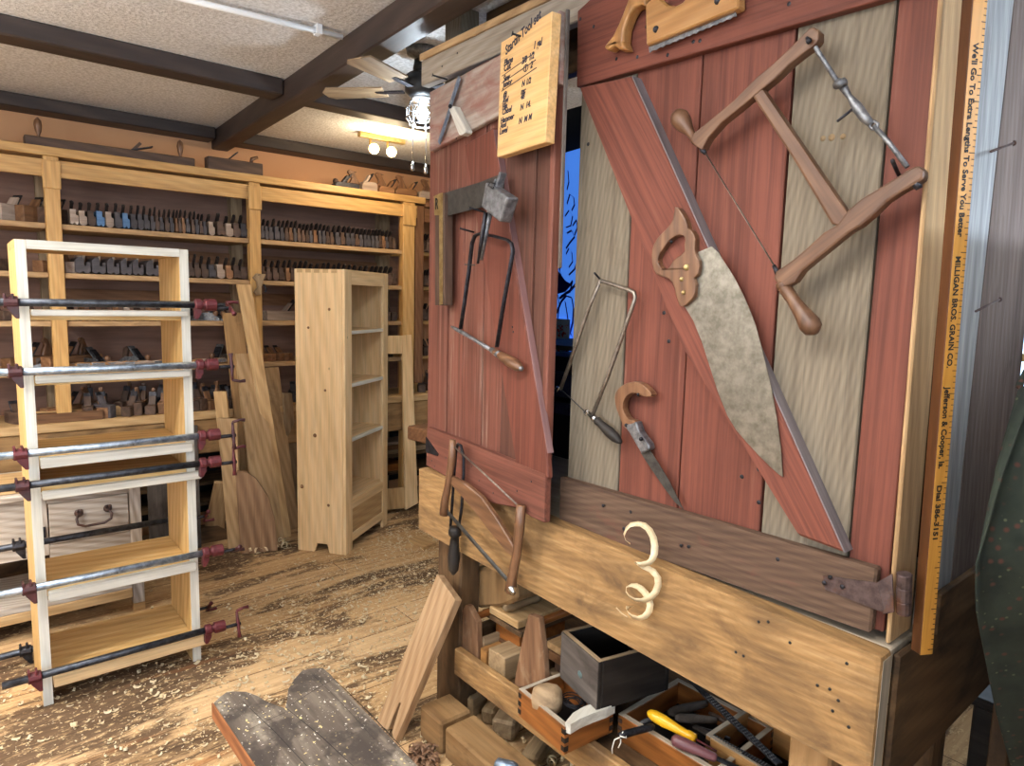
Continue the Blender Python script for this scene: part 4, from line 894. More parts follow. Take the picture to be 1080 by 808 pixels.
# wooden-backed saw at the top
t=TH('back_saw','wooden-backed saw with open hooked handle at the top of the right door','saw',rd(700,20,.04))
build('back',B().poly([rd(x,y,.058) for x,y in ((681,48),(680,4),(690,-4),(697,-1),(704,5),(712,6),(720,2),(726,-8),(740,-30),(778,-40),(779,8))],(.028,0,0),axis_dir=rd(778,8)-rd(681,48)),M['varnish'],t,.004)
bl=[(684,50),(776,12),(776.5,16.5)]; n=26
for i in range(n+1):
    x=776.5+(685-776.5)*i/n; y=17+(55-17)*i/n; bl.append((x,y+(-.7 if i%2 else .6)))
build('blade',B().poly([rd(x,y,.044) for x,y in bl],(.002,0,0)),M['irongrey'],t)
hp=((681,-14),(676,-8),(664,-6),(658,10),(652,25),(645,39),(636,50),(641,53.5),(647,47.5),(653,52.5),(660.5,52),(656.5,43),(658,30),(662.5,17),(668,8),(676,5),(681,7))
build('handle',B().poly([rd(x,y,.062) for x,y in hp],(.034,0,0),axis_dir=(0,0,1)),M['varnish'],t,.006,2)
sm=B()
for x,y in ((692,31),(757,1)): sm.lathe(rd(x,y,.058),rd(x,y,.0605),[(0,.008),(1,.007)],10)
build('screw',sm,M['iron'],t)
# large hand saw
t=TH('hand_saw','large hand saw with mottled steel blade hanging across the red diagonal brace','saw',rd(740,340,.03))
O=[(711.5,217.9),(715,219.5),(719,224.6),(722.5,231),(724.8,238),(725,241),(729,243),(731.5,246.9),(733,252),(732.6,258),(732.4,264),(733.8,269),(737,275),(737.4,282),(736,289),(731.5,293.6),(733.5,300),(732.6,309),(730.5,314.5),(727,318),(723,322),(719.8,323.7),(716,322),(714.8,318),(712.5,311),(711.5,304.8),(709,298),(704.8,293.6),(701,292.5),(697,291.4),(692,289),(689.2,284.7),(687.4,277),(687,269),(687.6,263),(689.2,258),(693,251),(698,245.7),(703,241),(707,235.7),(709.5,231),(710.4,226)]
Hh=[(717,248),(720.8,249),(722.4,253),(721.4,259),(722,265),(718,269),(713.7,271.4),(710,274.5),(708,278),(705.5,282),(702.6,283.6),(698,283.5),(695.9,281),(694,277),(693.6,273),(695.5,267.5),(699.2,262.5),(703,257),(707,252.4),(712,249)]
build('handle',B().poly([rd(x,y,.052) for x,y in O],(.022,0,0),holes=[[rd(x,y,.052) for x,y in Hh]],axis_dir=(0,0,1)),M['handle'],t,.004,2)
bl=[(736,266),(750.5,260),(758,267),(765,278),(774,292),(780.6,304.8),(786.5,317),(791.7,329.3),(797,344),(802,362),(808,386),(813.5,410),(819,440),(823.4,472),(825.5,503),(822,501),(812,492),(800,480),(787,466),(776,453),(767,438),(757,413),(748,385),(740,360),(731,338),(722,323),(729,300)]
build('blade',B().poly([rd(x,y,.0405) for x,y in bl],(.0016,0,0),axis_dir=rd(825,503)-rd(740,290)),M['sawplate'],t)
sm=B()
for x,y,r_ in ((724.5,282,.008),(719,294.5,.0055),(721,308.5,.0055)): sm.lathe(rd(x,y,.052),rd(x,y,.0545),[(0,r_),(1,r_*.9)],12)
build('screw',sm,M['brass'],t)
sm=B(); sm.tube([rd(708,256,.0),rd(708,255,.055)],.004,6); sm.tube([rd(695,296,0),rd(695,296,.03)],.004,6); build('nail',sm,M['iron'],door)
# pistol-grip keyhole saw
t=TH('keyhole_saw','keyhole saw with hooked pistol handle and narrow pointed blade on the right door','saw',rd(680,465,.02))
O=[(687.4,416.5),(685.5,413),(682.5,410),(679.5,407),(675.8,404.6),(671.5,403),(667,402.8),(661,404),(655.8,406.8),(651.5,410.5),(649,414.6),(648,420),(648.6,426),(650,432),(652.4,437.5),(654.5,443),(656.5,449),(660,452.5),(666,455.5),(670.5,446),(668,443.5),(663.6,442.5),(660.5,440),(658,435.8),(656.5,431),(656.9,425),(659,420),(662.5,416.5),(666,414.5),(670,414.6),(675,417),(681,418.6),(686,418.4)]
build('handle',B().poly([rd(x,y,.034) for x,y in O],(.022,0,0),axis_dir=(0,0,1)),M['handle'],t,.005,2)
build('ferrule',B().poly([rd(x,y,.036) for x,y in ((657,448),(666,446.5),(670.4,444.5),(674,456),(683.6,469),(684.7,474),(676,478.5),(663.6,457))],(.026,0,0)),M['irongrey'],t,.003)
build('screw',B().lathe(rd(676,463,.036),rd(676,463,.045),[(0,.006),(1,.005)],8).lathe(rd(660.5,448.5,.034),rd(660.5,448.5,.037),[(0,.005),(1,.005)],8),M['iron'],t)
build('blade',B().poly([rd(x,y,.024) for x,y in ((675.5,477.5),(684.7,474),(694,488),(706,508),(718,532),(720.8,537.5),(712,530),(700,514),(687,495))],(.002,0,0)),M['sawdull'],t)
B_=B(); B_.tube([rd(673,417,0),rd(673,416,.045)],.004,6); build('nail',B_,M['iron'],door)
# fret saw
t=TH('fret_saw','thin steel fret saw with dark turned handle hung over the grey plank','saw',rd(630,380,.03))
fz=.03
def R_(pts): return [rd(x,y,fz) for x,y in pts]
build('frame',B().tube(R_(((591,411),(609,360),(622,322),(633,296.5),(634,296),(650,301.5),(664,306),(669,309),(670,314),(667,323),(653.5,362),(640,400),(625,438))),.0055,8),M['steelbar'],t)
build('blade',B().tube(R_(((592,411),(621,438))),.0016,6),M['iron'],t)
wg=B()
for x,y in ((588.5,411),(619,436)):
    p=rd(x,y,fz+.008); wg.tube([p+V((0,.006,.008)),p+V((0,.012,.002)),p+V((0,.004,-.006)),p,p+V((0,-.004,.010)),p+V((0,-.01,.004))],.0022,6,True)
wg.lathe(rd(622,437,fz),rd(629,443,fz),[(0,.007),(.5,.008),(.52,.010),(1,.010)],10); build('wing_nut',wg,M['chrome'],t)
build('handle',B().lathe(rd(628,442,fz),rd(655.5,467.5,fz),[(0,.009),(.08,.012),(.2,.0105),(.55,.015),(.8,.013),(.95,.007),(1,.002)],12),M['blackwood'],t)
B_=B(); B_.tube([rd(635,297,0),rd(627,288,.05)],.003,6); build('nail',B_,M['iron'],door)
# big bow saw
t=TH('bow_saw','big wooden bow saw with twisted tension rod on the upper right door','saw',rd(850,200,.06))
bo1=.075; th=.026
def Q(pts,o=bo1): return [rd(x,y,o) for x,y in pts]
build('upper_arm',B().poly(Q(((853,30),(858,28),(863,33),(863,42),(857,49),(846,57),(831,69),(817,83),(806,92),(793,103),(776,117),(760,130),(746,146),(740,158),(733,154),(728,149),(731,141),(744,130),(760,117),(774,105),(788,91),(799,80),(814,68),(831,52),(845,38))),(th,0,0),axis_dir=rd(855,35)-rd(735,150)),M['sawbeech'],t,.005,2)
build('lower_arm',B().poly(Q(((958,178),(968,174),(974,180),(974,189),(966,194),(950,203),(935,213),(922,226),(908,238),(896,245),(880,258),(864,271),(846,286),(838,298),(830,302),(822,302),(815,294),(818,286),(834,275),(852,260),(868,245),(882,237),(893,222),(908,209),(930,196),(946,186))),(th,0,0),axis_dir=rd(970,180)-rd(820,295)),M['sawbeech'],t,.005,2)
build('cross_stretcher',B().poly(Q(((790,97),(803,92),(858,172),(897,229),(885,239),(876,236),(836,168)),bo1-.002),(th-.005,0,0),axis_dir=rd(890,235)-rd(795,95)),M['sawbeech'],t,.005,2)
build('small_knob',B().lathe(rd(735,150,bo1-.012),rd(712,118,bo1-.012),[(0,.009),(.1,.011),(.16,.008),(.35,.011),(.6,.020),(.8,.022),(.93,.015),(1,.004)],14),M['sawbeech'],t)
build('long_handle',B().lathe(rd(824,298,bo1-.012),rd(861,352,bo1-.012),[(0,.013),(.08,.0145),(.1,.011),(.12,.0135),(.35,.0125),(.6,.016),(.82,.021),(.93,.018),(1,.005)],14),M['sawbeech'],t)
fx=B(); fx.lathe(rd(739,155,bo1-.012),rd(744,162,bo1-.012),[(0,.005),(.5,.007),(1,.004)],8); fx.lathe(rd(821,290,bo1-.012),rd(816,280,bo1-.012),[(0,.006),(1,.004)],8); build('blade_pin',fx,M['iron'],t)
build('blade',B().ribbon([rd(743,160,bo1-.012),rd(817,281,bo1-.012)],V((1,0,0))*.006,.0012),M['steelbar'],t)
ro=B(); o=bo1-.010
ro.tube([rd(856,42,o),rd(860,50,o),rd(883,86,o)],.0045,8)
ro.tube([rd(922,133,o),rd(938,151,o),rd(957,176,o)],.0045,8)
ro.tube([rd(919,130,o),rd(922,128,o),rd(926,131,o),rd(925,136,o),rd(920,136,o),rd(917,133,o)],.003,6,True)
ro.tube([rd(884,85,o),rd(889,91,o),rd(896,102,o),rd(904,113,o),rd(912,124,o),rd(919,131,o)],[.006,.008,.005,.0095,.009,.006],10)
ro.tube([rd(882,90,o+.006),rd(887,88,o+.012),rd(891,86,o+.006)],.008,8)
build('tension_rod',ro,M['irongrey'],t)
lv=B(); lv.tube([rd(903,112,o),rd(883,128,o+.02)],.0026,6); build('toggle_pin',lv,M['iron'],t)
build('rod_nut',B().lathe(rd(970,193,bo1-.01),rd(964,197,bo1-.01),[(0,.009),(1,.008)],8),M['iron'],t); build('rod_nut',B().lathe(rd(853,43,bo1),rd(853,43,bo1+.012),[(0,.006),(1,.005)],8),M['iron'],t)
B_=B(); B_.tube([rd(949,187,0),rd(941,169,.055)],.0035,6); B_.tube([rd(854,46,0),rd(851,40,.09)],.003,6); build('nail',B_,M['iron'],door)
# long curl of shaving on a nail
t0=[(664.7,573.5),(660,570),(658,564.5),(660.5,558),(664.7,553.8),(671,552.5),(678,553.4),(684.5,558.5),(689,566.8),(690.6,576),(690,584.6),(688,590),(684.7,593.5),(678,595.5),(672.5,595),(671.4,593),(675,594.5),(680,598),(688,602),(693.6,609),(694.2,617),(691.4,624.7),(686,630.5),(678,633.6),(670,633),(663.6,629),(660.2,624),(660.5,619.5),(664,617.4),(669,617.2),(675,620),(680,625),(684,631),(685.8,638),(684.5,645),(680,650.4),(674,652.4),(667,650.5),(662.5,646.5),(661,642.5),(662.5,639.8),(666,640)]
P=[]; 
for i,(x,y) in enumerate(t0): P.append(rx(x,y,1.262-.020*sin(i*.55)))
tag(build('hanging_shaving',B().ribbon(P,[((P[min(i+1,len(P)-1)]-P[max(i-1,0)]).normalized().cross(DN)*.75+DN*.6+V((0,0,.15))).normalized()*.017 for i in range(len(P))],.0006).ribbon([rx(662,651,1.27),rx(656,647,1.27),rx(650,641,1.27)],V((-1,0,.2)).normalized()*.004,.0006),M['shaving'],None),'long white spiral shaving dangling from a nail over the bench edge','shaving')
# ---------------------------------------------------------------- tools hung on the left-hand door
# steel coping / hack saw
t=TH('hack_saw','dark iron hack saw frame with turned wooden handle on the left door','saw',ld(515,320,.04))
ho=.045
def Lq(pts,o=ho): return [ld(x,y,o) for x,y in pts]
build('frame',B().tube(Lq(((485.7,347),(489,325),(494,290),(498,256),(501,248.5),(506,246.5),(520,249),(535,253),(539.5,257),(541,265),(538,283),(532,315),(524,366))),.0075,8,flat=.6,up=LDN),M['iron'],t)
build('blade',B().ribbon(Lq(((479,346.5),(500,358),(519,370))),LDN*.004+V((0,0,.012)),.002).tube(Lq(((490,279),(501,279.5))),.002,6),M['sawdull'],t)
build('lower_bar',B().tube(Lq(((476,344.5),(481,347),(486,350)))+Lq(((500,358),(517,368.5))),[.003,.006,.007,.006,.007],8),M['irongrey'],t)
build('handle',B().lathe(ld(518,368.5,ho),ld(550,389,ho),[(0,.007),(.12,.009),(.14,.011),(.3,.0105),(.32,.012),(.6,.0165),(.85,.016),(.97,.010),(1,.002)],12),M['handle'],t)
build('ferrule',B().lathe(ld(518.5,369,ho),ld(527,374.5,ho),[(0,.0085),(.9,.0115),(1,.0115)],12).lathe(ld(547.5,387.5,ho),ld(550.5,389.3,ho),[(0,.008),(1,.007)],8),M['irongrey'],t)
# brass and rosewood try square
t=TH('try_square','large try square with brass-faced wooden stock, grey blade and letter R','square',ld(463,260,.03))
so=.05
build('stock',B().poly(Lq(((459,206),(466,203.5),(469,205),(469,322),(458.5,322)),so),-LDN*.03,axis_dir=(0,0,1)),M['planewood'],t,.002)
bs_=build('brass_face',B().poly(Lq(((463,204),(466.5,203.3),(466.5,321),(463.4,322)),so+.0025),-LDN*.002,axis_dir=(0,0,1)),M['brass'],t)
build('brass_plate',B().poly(Lq(((457.5,207),(463,204.3),(463.2,227),(458,227)),so+.003),-LDN*.0025),M['brass'],t)
build('blade',B().poly(Lq(((468,203.8),(505,192.5),(531,182.5),(531,214),(503,219.8),(468,228.5)),so-.012),-LDN*.003,axis_dir=LDU),M['sawdull'],t)
def text_mesh(body, size, M4, extr=.0006, font_shear=0, sx=1.0, align='CENTER', bold=0):
    cu=bpy.data.curves.new('lettering','FONT'); cu.body=body; cu.size=size; cu.extrude=extr; cu.align_x=align; cu.align_y='CENTER'; cu.shear=font_shear; cu.resolution_u=3; cu.offset=bold
    ob=bpy.data.objects.new('lettering',cu); dg=bpy.context.evaluated_depsgraph_get()
    C.objects.link(ob); dg.update(); me=bpy.data.meshes.new_from_object(ob.evaluated_get(dg)); bpy.data.objects.remove(ob); bpy.data.curves.remove(cu)
    vs=[M4@V((v.co.x*sx,v.co.y,v.co.z)) for v in me.vertices]; fs=[list(p.vertices) for p in me.polygons]; bpy.data.meshes.remove(me)
    return vs,fs
def frame(p,x,y):
    x=V(x).normalized(); y=V(y); y=(y-x*y.dot(x)).normalized(); z=x.cross(y); m=Matrix((x,y,z)).transposed().to_4x4(); m.translation=p; return m
vs,fs=text_mesh('R',.052,frame(ld(460.4,215.5,so+.0036),LDU,(0,0,1)),sx=.75,bold=.001); build('letter',B().add(vs,fs),M['blackink'],t)
# wedge-headed iron tool standing off the door
t=TH('iron_stake','grey iron block-headed tool with two thin prongs hung over the try square','tool',ld(520,220,.06))
hb=B(); hb.poly(Lq(((511.7,191.8),(535,207.6),(526.6,234.5),(507,217.8)),.105),-LDN*.04); build('head',hb,M['irongrey'],t,.006,2)
sp_=B(); sp_.bar(ld(524,204,.075),ld(530.5,182,.075),.011,.022,LDN); sp_.bar(ld(518,203,.085),ld(524,189,.085),.006,.012,LDN); build('shank',sp_,M['irongrey'],t,.002)
pr=B(); pr.tube(Lq(((517,222),(511.5,250),(507.5,274)),.07),[.009,.008,.006],8); build('prong',pr,M['irongrey'],t)
pr=B(); pr.tube(Lq(((512,224),(508,250),(504,278)),.085),[.006,.006,.004],8); build('prong',pr,M['iron'],t)
wi=B(); wi.tube([ld(515,196,.107),ld(520,199,.115),ld(522,194,.115),ld(517,192,.108)],.0022,6,True); build('wire_loop',wi,M['iron'],t)
# bevel gauge
t=TH('bevel_gauge','small angle gauge with grey blades and pale wooden stock on an upper left nail','bevel gauge',ld(479,115,.04))
bo_=.035
build('blade',B().bar(ld(484.8,81.5,bo_),ld(474.5,113,bo_),.003,.02,LDU).bar(ld(476,111,bo_),ld(463,151,bo_),.003,.018,LDU),M['bluesteel'],t)
build('stock',B().poly(Lq(((473.5,115),(478,111.5),(491,137),(490.5,140),(486,143),(484,142)),bo_+.014),-LDN*.026,axis_dir=ld(490,139)-ld(475,113)),M['pinepale'],t,.002)
build('screw',B().lathe(ld(474.7,112,bo_+.012),ld(474.7,112,bo_+.022),[(0,.007),(1,.006)],8),M['iron'],t)
# handwritten board
t=TH('note_board','pale board with handwritten tool list hanging from a nail on the left door','sign',ld(553,90,.05))
no=.060
q=[(528.4,44.6),(582.3,11.5),(575,150),(524,166)]
build('board',B().poly(Lq(q,no),-LDN*.030,axis_dir=LDU),M['note'] if 'note' in M else M['cherry'],t,.002)
A,B1,C1,D1=[ld(x,y,no+.0006) for x,y in q]
def on(u,v): return A.lerp(B1,u).lerp(D1.lerp(C1,u),v)
w_=B()
def write(txt,u,v,h,sx=.9,slope=0):
    p=on(u,v); e=on(u+.1,v+slope); vs,fs=text_mesh(txt,h,frame(p,e-p,(0,0,1)),font_shear=.25,sx=sx,align='LEFT',extr=.0004,bold=.0006); w_.add(vs,fs)
for args in (('Startin Tool set',.1,.105,.066,.8,-.02),('1 gal',.68,.19,.05,.8),('Plane',.08,.20,.046),('Cut',.08,.245,.05),('3/8  1/2',.46,.265,.045,.8),('Saw',.08,.335,.045),('1   2',.52,.335,.045),('Junior',.08,.385,.04),('@',.09,.475,.04),('N 1/2',.48,.455,.04),('Awl',.08,.525,.04),('mc',.47,.515,.04),('File',.08,.575,.04),('48',.47,.56,.04),('Chisel',.08,.62,.042),('N  14.',.47,.645,.042),('Hammer',.05,.69,.042),('And',.05,.735,.04),('N  M M',.45,.755,.042),('Level',.04,.785,.042)): write(args[0],args[1],args[2],args[3]*.52,*args[4:])
for (u0,v0,u1,v1) in ((.05,.30,.7,.25),(.05,.36,.74,.31),(.05,.43,.76,.375)): w_.ribbon([on(u0,v0),on(u1,v1)],V((0,0,.002)),.0006)
ring=[on(.55+.045*cos(a),.335+.028*sin(a)) for a in [k*.45 for k in range(14)]]; w_.tube(ring,.0011,4,True)
build('handwriting',w_,M['ink'],t)
# small frame saw at the bench's left end
t=TH('frame_saw','small wooden frame saw hanging in front of the bench apron left end','saw',rx(510,550,1.25))
def W(pts,x=1.235): return [rx(a,b,x) for a,b in pts]
build('far_upright',B().tube(W(((477.5,464),(476.5,485),(473,510),(469,530),(468,543))),[.010,.012,.011,.012,.015],8,flat=1.2),M['handle'],t)
build('near_upright',B().tube(W(((549.5,533),(548,555),(545,585),(541,605),(538,624))),[.013,.014,.012,.013,.016],8,flat=1.2),M['handle'],t)
build('cross_bar',B().poly(W(((469,498),(474,501.5),(490,510),(507,524),(522,545),(535,566),(546,585),(543,590),(532,581),(515,560),(500,540),(484,521),(471,507))),(.018,0,0)),M['handle'],t,.003)
build('tension_wire',B().tube(W(((479,471),(512,501),(546,533))),.003,6),M['steelbar'],t)
build('blade',B().ribbon(W(((472,540),(500,572),(537,614))),V((.2,.3,1)).normalized()*.016,.002),M['sawdull'],t)
k_=B(); k_.lathe(rx(538,617,1.235),rx(542,626,1.225),[(0,.010),(.5,.013),(1,.007)],10); build('thumb_nut',k_,M['chrome'],t)
# scorp / hook tool beside it
t=TH('hand_drill','black iron hooked rod tool with dark wooden handle beside the frame saw','tool',rx(480,540,1.27))
build('rod',B().tube(W(((475,557),(477,530),(479,500),(481,475),(483,468),(486,470),(489,482),(489,500),(487,535),(484,556)),1.27),.005,8),M['iron'],t)
build('handle',B().lathe(rx(480,556,1.265),rx(478,606,1.265),[(0,.018),(.06,.022),(.16,.022),(.2,.014),(.35,.016),(.65,.021),(.9,.017),(1,.005)],12),M['blackwood'],t)
# extra-long square yardstick on the right end
t=TH('measuring_stick','long square yellow measuring stick with printed advertising on the cabinet right end','ruler',yq(975,690,.44))
cy_=.424
ft,fb=yq(1026,0,cy_),yq(970,691,cy_)
top=ext(fb,ft,2.13); bot=fb; w=.029
yn=V((-.46,-.888,0)).normalized(); yd=V((.888,-.46,0)).normalized(); bd=V((.46,.888,0)).normalized()
build('stick',B().poly([bot,bot+yd*w,bot+yd*w+bd*w,bot+bd*w],top-bot,axis_dir=yd) if 0 else B().poly([bot,bot+yd*w,top+yd*w,top],bd*.022,axis_dir=(0,0,1)),M['stickwood'],t,.0012)
f=.0006
build('yellow_face',B().poly([bot+yn*f+yd*.0012,bot+yn*f+yd*(w-.0012),top+yn*f+yd*(w-.0012),top+yn*f+yd*.0012],-yn*(f-.0001),axis_dir=(0,0,1)),M['rulerface'],t)
ax=(top-bot).normalized()
def along(z): return bot+(top-bot)*((z-bot.z)/(top.z-bot.z))
def zpix(y): return ext(fb,ft,0) and None
def sp_z(y0):
    lo,hi=.8,2.2
    for _ in range(40):
        m=(lo+hi)/2; p=along(m)-CAM; zz=p.dot(CF); yy=404-FP*p.dot(CU)/zz
        if yy>y0: lo=m
        else: hi=m
    return (lo+hi)/2
tm=B()
for txt,y0,y1,h in (("We'll Go To Extra Lengths To Serve You Better",44,250,.0145),('MILLIGAN BROS. GRAIN CO.',270,388,.0145),('Jefferson & Cooper, Ia.',408,495,.016),('Dial 386-3151',513,570,.014)):
    za,zb_=sp_z(y0),sp_z(y1); L=za-zb_; tm=B()
    vs,fs=text_mesh(txt,h,Matrix(),extr=.0003,bold=.0004); wd=max(v.x for v in vs)-min(v.x for v in vs); k=L/wd
    F_=frame(along((za+zb_)/2)+yd*(w*.40)+yn*(f+.0004),-ax,yd); tm.add([F_@V((v.x*k,v.y,v.z)) for v in vs],fs); build('lettering',tm,M['blackink'],t)
tk=B(); N=118
for i in range(N):
    z=bot.z+.01+i*(top.z-bot.z-.02)/N; p=along(z)+yd*(w-.0015)+yn*(f+.0004); L=.011 if i%8==0 else (.008 if i%4==0 else .005)
    tk.bar(p,p-yd*L,.0013,.0005,yn)
build('tick_marks',tk,M['blackink'],t)
# ---------------------------------------------------------------- under the bench
ZS=.2625
def ub(name,label,cat,p,group=None): return thing(name,label,cat,p,group)
# two tapered end boards of tool totes standing on the rail
def tote(ya,yb,pts,label,depth,mat):
    t=ub('tool_tote',label,'tool tote',(1.40,(ya+yb)/2,.264))
    X=1.364
    P=[rx(x,y,X) for x,y in pts]; P=[V((X,p.y,max(p.z,.264))) for p in P]
    build('end_board',B().poly(P,(.024,0,0),axis_dir=(0,0,1)),M[mat],t,.003)
    y0=min(p.y for p in P); y1=max(p.y for p in P)
    build('floor_board',B().b2((X+.0245,y0,.264),(X+depth,y1,.276)),M['benchdark'],t)
    build('side_board',B().b2((X+.0245,y1-.012,.2765),(X+depth,y1,.36)),M['benchdark'],t); build('side_board',B().b2((X+.0245,y0,.2765),(X+depth,y0+.012,.36)),M['plankgrey'],t)
    zt=max(p.z for p in P)-.03; ym=(y0+y1)/2
    build('carrying_bar',B().b2((X+.0245,ym-.012,zt-.02),(X+depth,ym+.012,zt)),M['drawerbrown'],t,.004)
    return t
tote(1.9,1.75,((486.5,701),(486.5,672),(487,645),(490.5,638),(494,640),(503,656),(504,705)),'brown tool tote with an arched end board, left one under the bench',.36,'tote')
tote(1.6,1.4,((541,726),(545,702),(551,672),(557,648),(568,652),(573,690),(575,722)),'tool tote with tall tapered dusty brown end board under the bench',.40,'tote')
def ublock(name,label,x0,y0,x1,y1,z0,z1,mat,rot=0,group='wood blocks under the bench',bev=.003):
    c=V(((x0+x1)/2,(y0+y1)/2,(z0+z1)/2)); return tag(build(name,B().box(c,(x1-x0,y1-y0,z1-z0),Euler((0,0,rot)).to_matrix()),M[mat],None,bev),label,'block',group)
ublock('wood_block','small orange brown block on the rail between the two tote end boards',1.367,1.745,1.45,1.778,.264,.335,'varnish')
ublock('wood_block','dusty notched tan block on the rail beside the tapered tote end',1.372,1.648,1.47,1.738,.264,.35,'block')
zq=.452
Q=[rz(516,639,zq),rz(546,656,zq),rz(604,636,zq),rz(574,626,zq)]
def inset(k,z): c=sum(Q,V())/4; return [V((c.x+(p.x-c.x)*k,c.y+(p.y-c.y)*k,z)) for p in Q]
def stack(name,k,z0,z1,mat,label): tag(build(name,B().poly(inset(k,z1),(0,0,z0-z1)),M[mat],None,.003),label,'block','block stack under the bench')
stack('pale_board',1,.424,.452,'cherry','pale thick board lying on the block stack under the turned handle')
stack('wood_block',.8,.396,.4235,'varnish','honey spacer block directly under the pale board')
stack('wood_block',.84,.34,.3955,'drawerbrown','upper brown block of the stack under the pale board')
stack('wood_block',.86,.264,.3395,'planewarm','lower brown block of the stack, behind the dusty notched block')
t=ub('turned_chisel','turned brown wooden handle lying on the pale board under the bench','handle',Q[0])
a_,b_=rz(531,642,.471),rz(568,630,.471); build('grip',B().lathe(a_,b_,[(0,.006),(.06,.014),(.25,.019),(.5,.016),(.75,.0145),(.92,.018),(1,.014)],12),M['block'],t)
c_=b_+(b_-a_).normalized()*.05; build('tang',B().lathe(b_,c_,[(0,.008),(1,.006)],8),M['planewood'],t)
xl=1.44
lg=[rx(x,y,xl) for x,y in ((489,632),(489,609),(500,599),(518,598),(534,604),(544,618),(545,634),(530,640),(505,642))]
lz=min(p.z for p in lg)
lo_=tag(build('log_block',B().poly(lg,(.34,0,0),axis_dir=(0,0,1)),M['rough'],None,.012),'rough brown log end resting under the bench top behind the frame saw','log')
0 and build('grey_end',B().poly([p+V((-.0008,0,0)) for p in [rx(x,y,xl) for x,y in ((522,600),(533,605),(543,618),(543,633),(531,638),(524,625))]],(.0007,0,0)),M['dustygrey'],lo_)
ya,yb_=min(p.y for p in lg),max(p.y for p in lg)
tag(build('support_plank',B().b2((1.445,ya-.02,lz-.02),(1.93,min(yb_,1.875),lz-.0005)),M['benchdark'],None,.003),'dark plank carrying the log end under the bench','board')
for i,(x0,y0,x1,y1,z,h,mt,lb) in enumerate(((1.50,1.36,1.90,1.58,.264,.03,'plankgrey','flat grey board under the dark strips inside the bench'),(1.52,1.40,1.90,1.56,.3,.035,'planewood','dark strip board in the stack inside the bench'),(1.50,1.42,1.90,1.57,.342,.03,'planewarm','brown strip board in the stack inside the bench'),(1.50,1.40,1.90,1.58,.378,.025,'plank','upper tan strip board in the stack inside the bench'))):
    tag(build('strip_board',B().b2((x0,y0,z),(x1,y1,z+h)),M[mt],None,.002),lb,'board','strip boards stacked inside the bench')
# open wooden boxes
def open_box(name,label,c,rotz,L,W,H,th,mat,dove=None,tilt=None,rimmat=None,group=None):
    R=Euler((tilt[0] if tilt else 0,tilt[1] if tilt else 0,rotz)).to_matrix(); T=Matrix.Translation(V(c))@R.to_4x4()
    t=thing(name,label,'box',c,group)
    def pt(nm,x0,x1,y0,y1,z0,z1,m,bv=.002): return build(nm,B().b2((x0,y0,z0),(x1,y1,z1)).xf(T),m,t,bv)
    l,w=L/2,W/2; mm=M[mat]
    pt('bottom',-l+th,l-th,-w+th,w-th,0,.01,M['dark'])
    pt('long_side',-l,l,-w,-w+th,0,H,mm); pt('long_side',-l,l,w-th,w,0,H,mm)
    e1=pt('end',-l,-l+th-.0005,-w+th+.0005,w-th-.0005,0,H-.0005,mm); e2=pt('end',l-th+.0005,l,-w+th+.0005,w-th-.0005,0,H-.0005,mm)
    if dove:
        for sx_ in (-1,1):
            for sy_ in (-1,1):
                for k in range(3):
                    z=H*(.12+.3*k); x=sx_*(l-th*.5); y=sy_*w
                    pt('dovetail',x-th*.5,x+th*.5,y-.001,y+.001,z,z+H*.17,M[dove],0)
                    pt('dovetail',sx_*l-.001,sx_*l+.001,sy_*(w-th*.5)-th*.5,sy_*(w-th*.5)+th*.5,z+H*.0,z+H*.17,M[dove],0)
    rim=M[rimmat or 'benchtop']
    pt('rim',-l+.0005,l-.0005,-w+.0005,-w+th-.0005,H+.0002,H+.0025,rim,0); pt('rim',-l+.0005,l-.0005,w-th+.0005,w-.0005,H+.0002,H+.0025,rim,0)
    pt('rim',-l+.0005,-l+th-.001,-w+th,w-th,H+.0002,H+.0022,rim,0); pt('rim',l-th+.001,l-.0005,-w+th,w-th,H+.0002,H+.0022,rim,0)
    return t,T
zr=.386
a_,b_,c_,d_=rz(547,727,zr),rz(596,767,zr),rz(651,752,zr),rz(597,718,zr)
e=(b_-a_); L=e.length; ang=atan2(e.y,e.x); W_=.185
pn=V((-e.y,e.x,0)).normalized(); 
if pn.x<0: pn=-pn
cc=(a_+b_)/2+pn*W_/2; cc.z=zr-.085
bxA,TA=open_box('drawer_box','brown dovetailed open box with a round mallet head and wire coil inside',(cc.x,cc.y,cc.z),ang,L,W_,.085,.014,'drawerbrown','blackwood')
zb=.541
a_,b_=rz(593,666,zb),rz(632,699,zb); c_=rz(676,684,zb); e=b_-a_; L=e.length; ang=atan2(e.y,e.x); pn=V((-e.y,e.x,0)).normalized(); pn = pn if pn.x>0 else -pn
W2=.26; H2=.15; cc=(a_+b_)/2+pn*W2/2
bxB,TB=open_box('black_box','blackened open wooden box with a dusty grey end propped above the brown box',(cc.x,cc.y,zb-H2),ang,L,W2,H2,.014,'blackwood',None,None,'plankgrey')
for ch in bxB.children:
    if ch.name.startswith('long_side'):
        pass
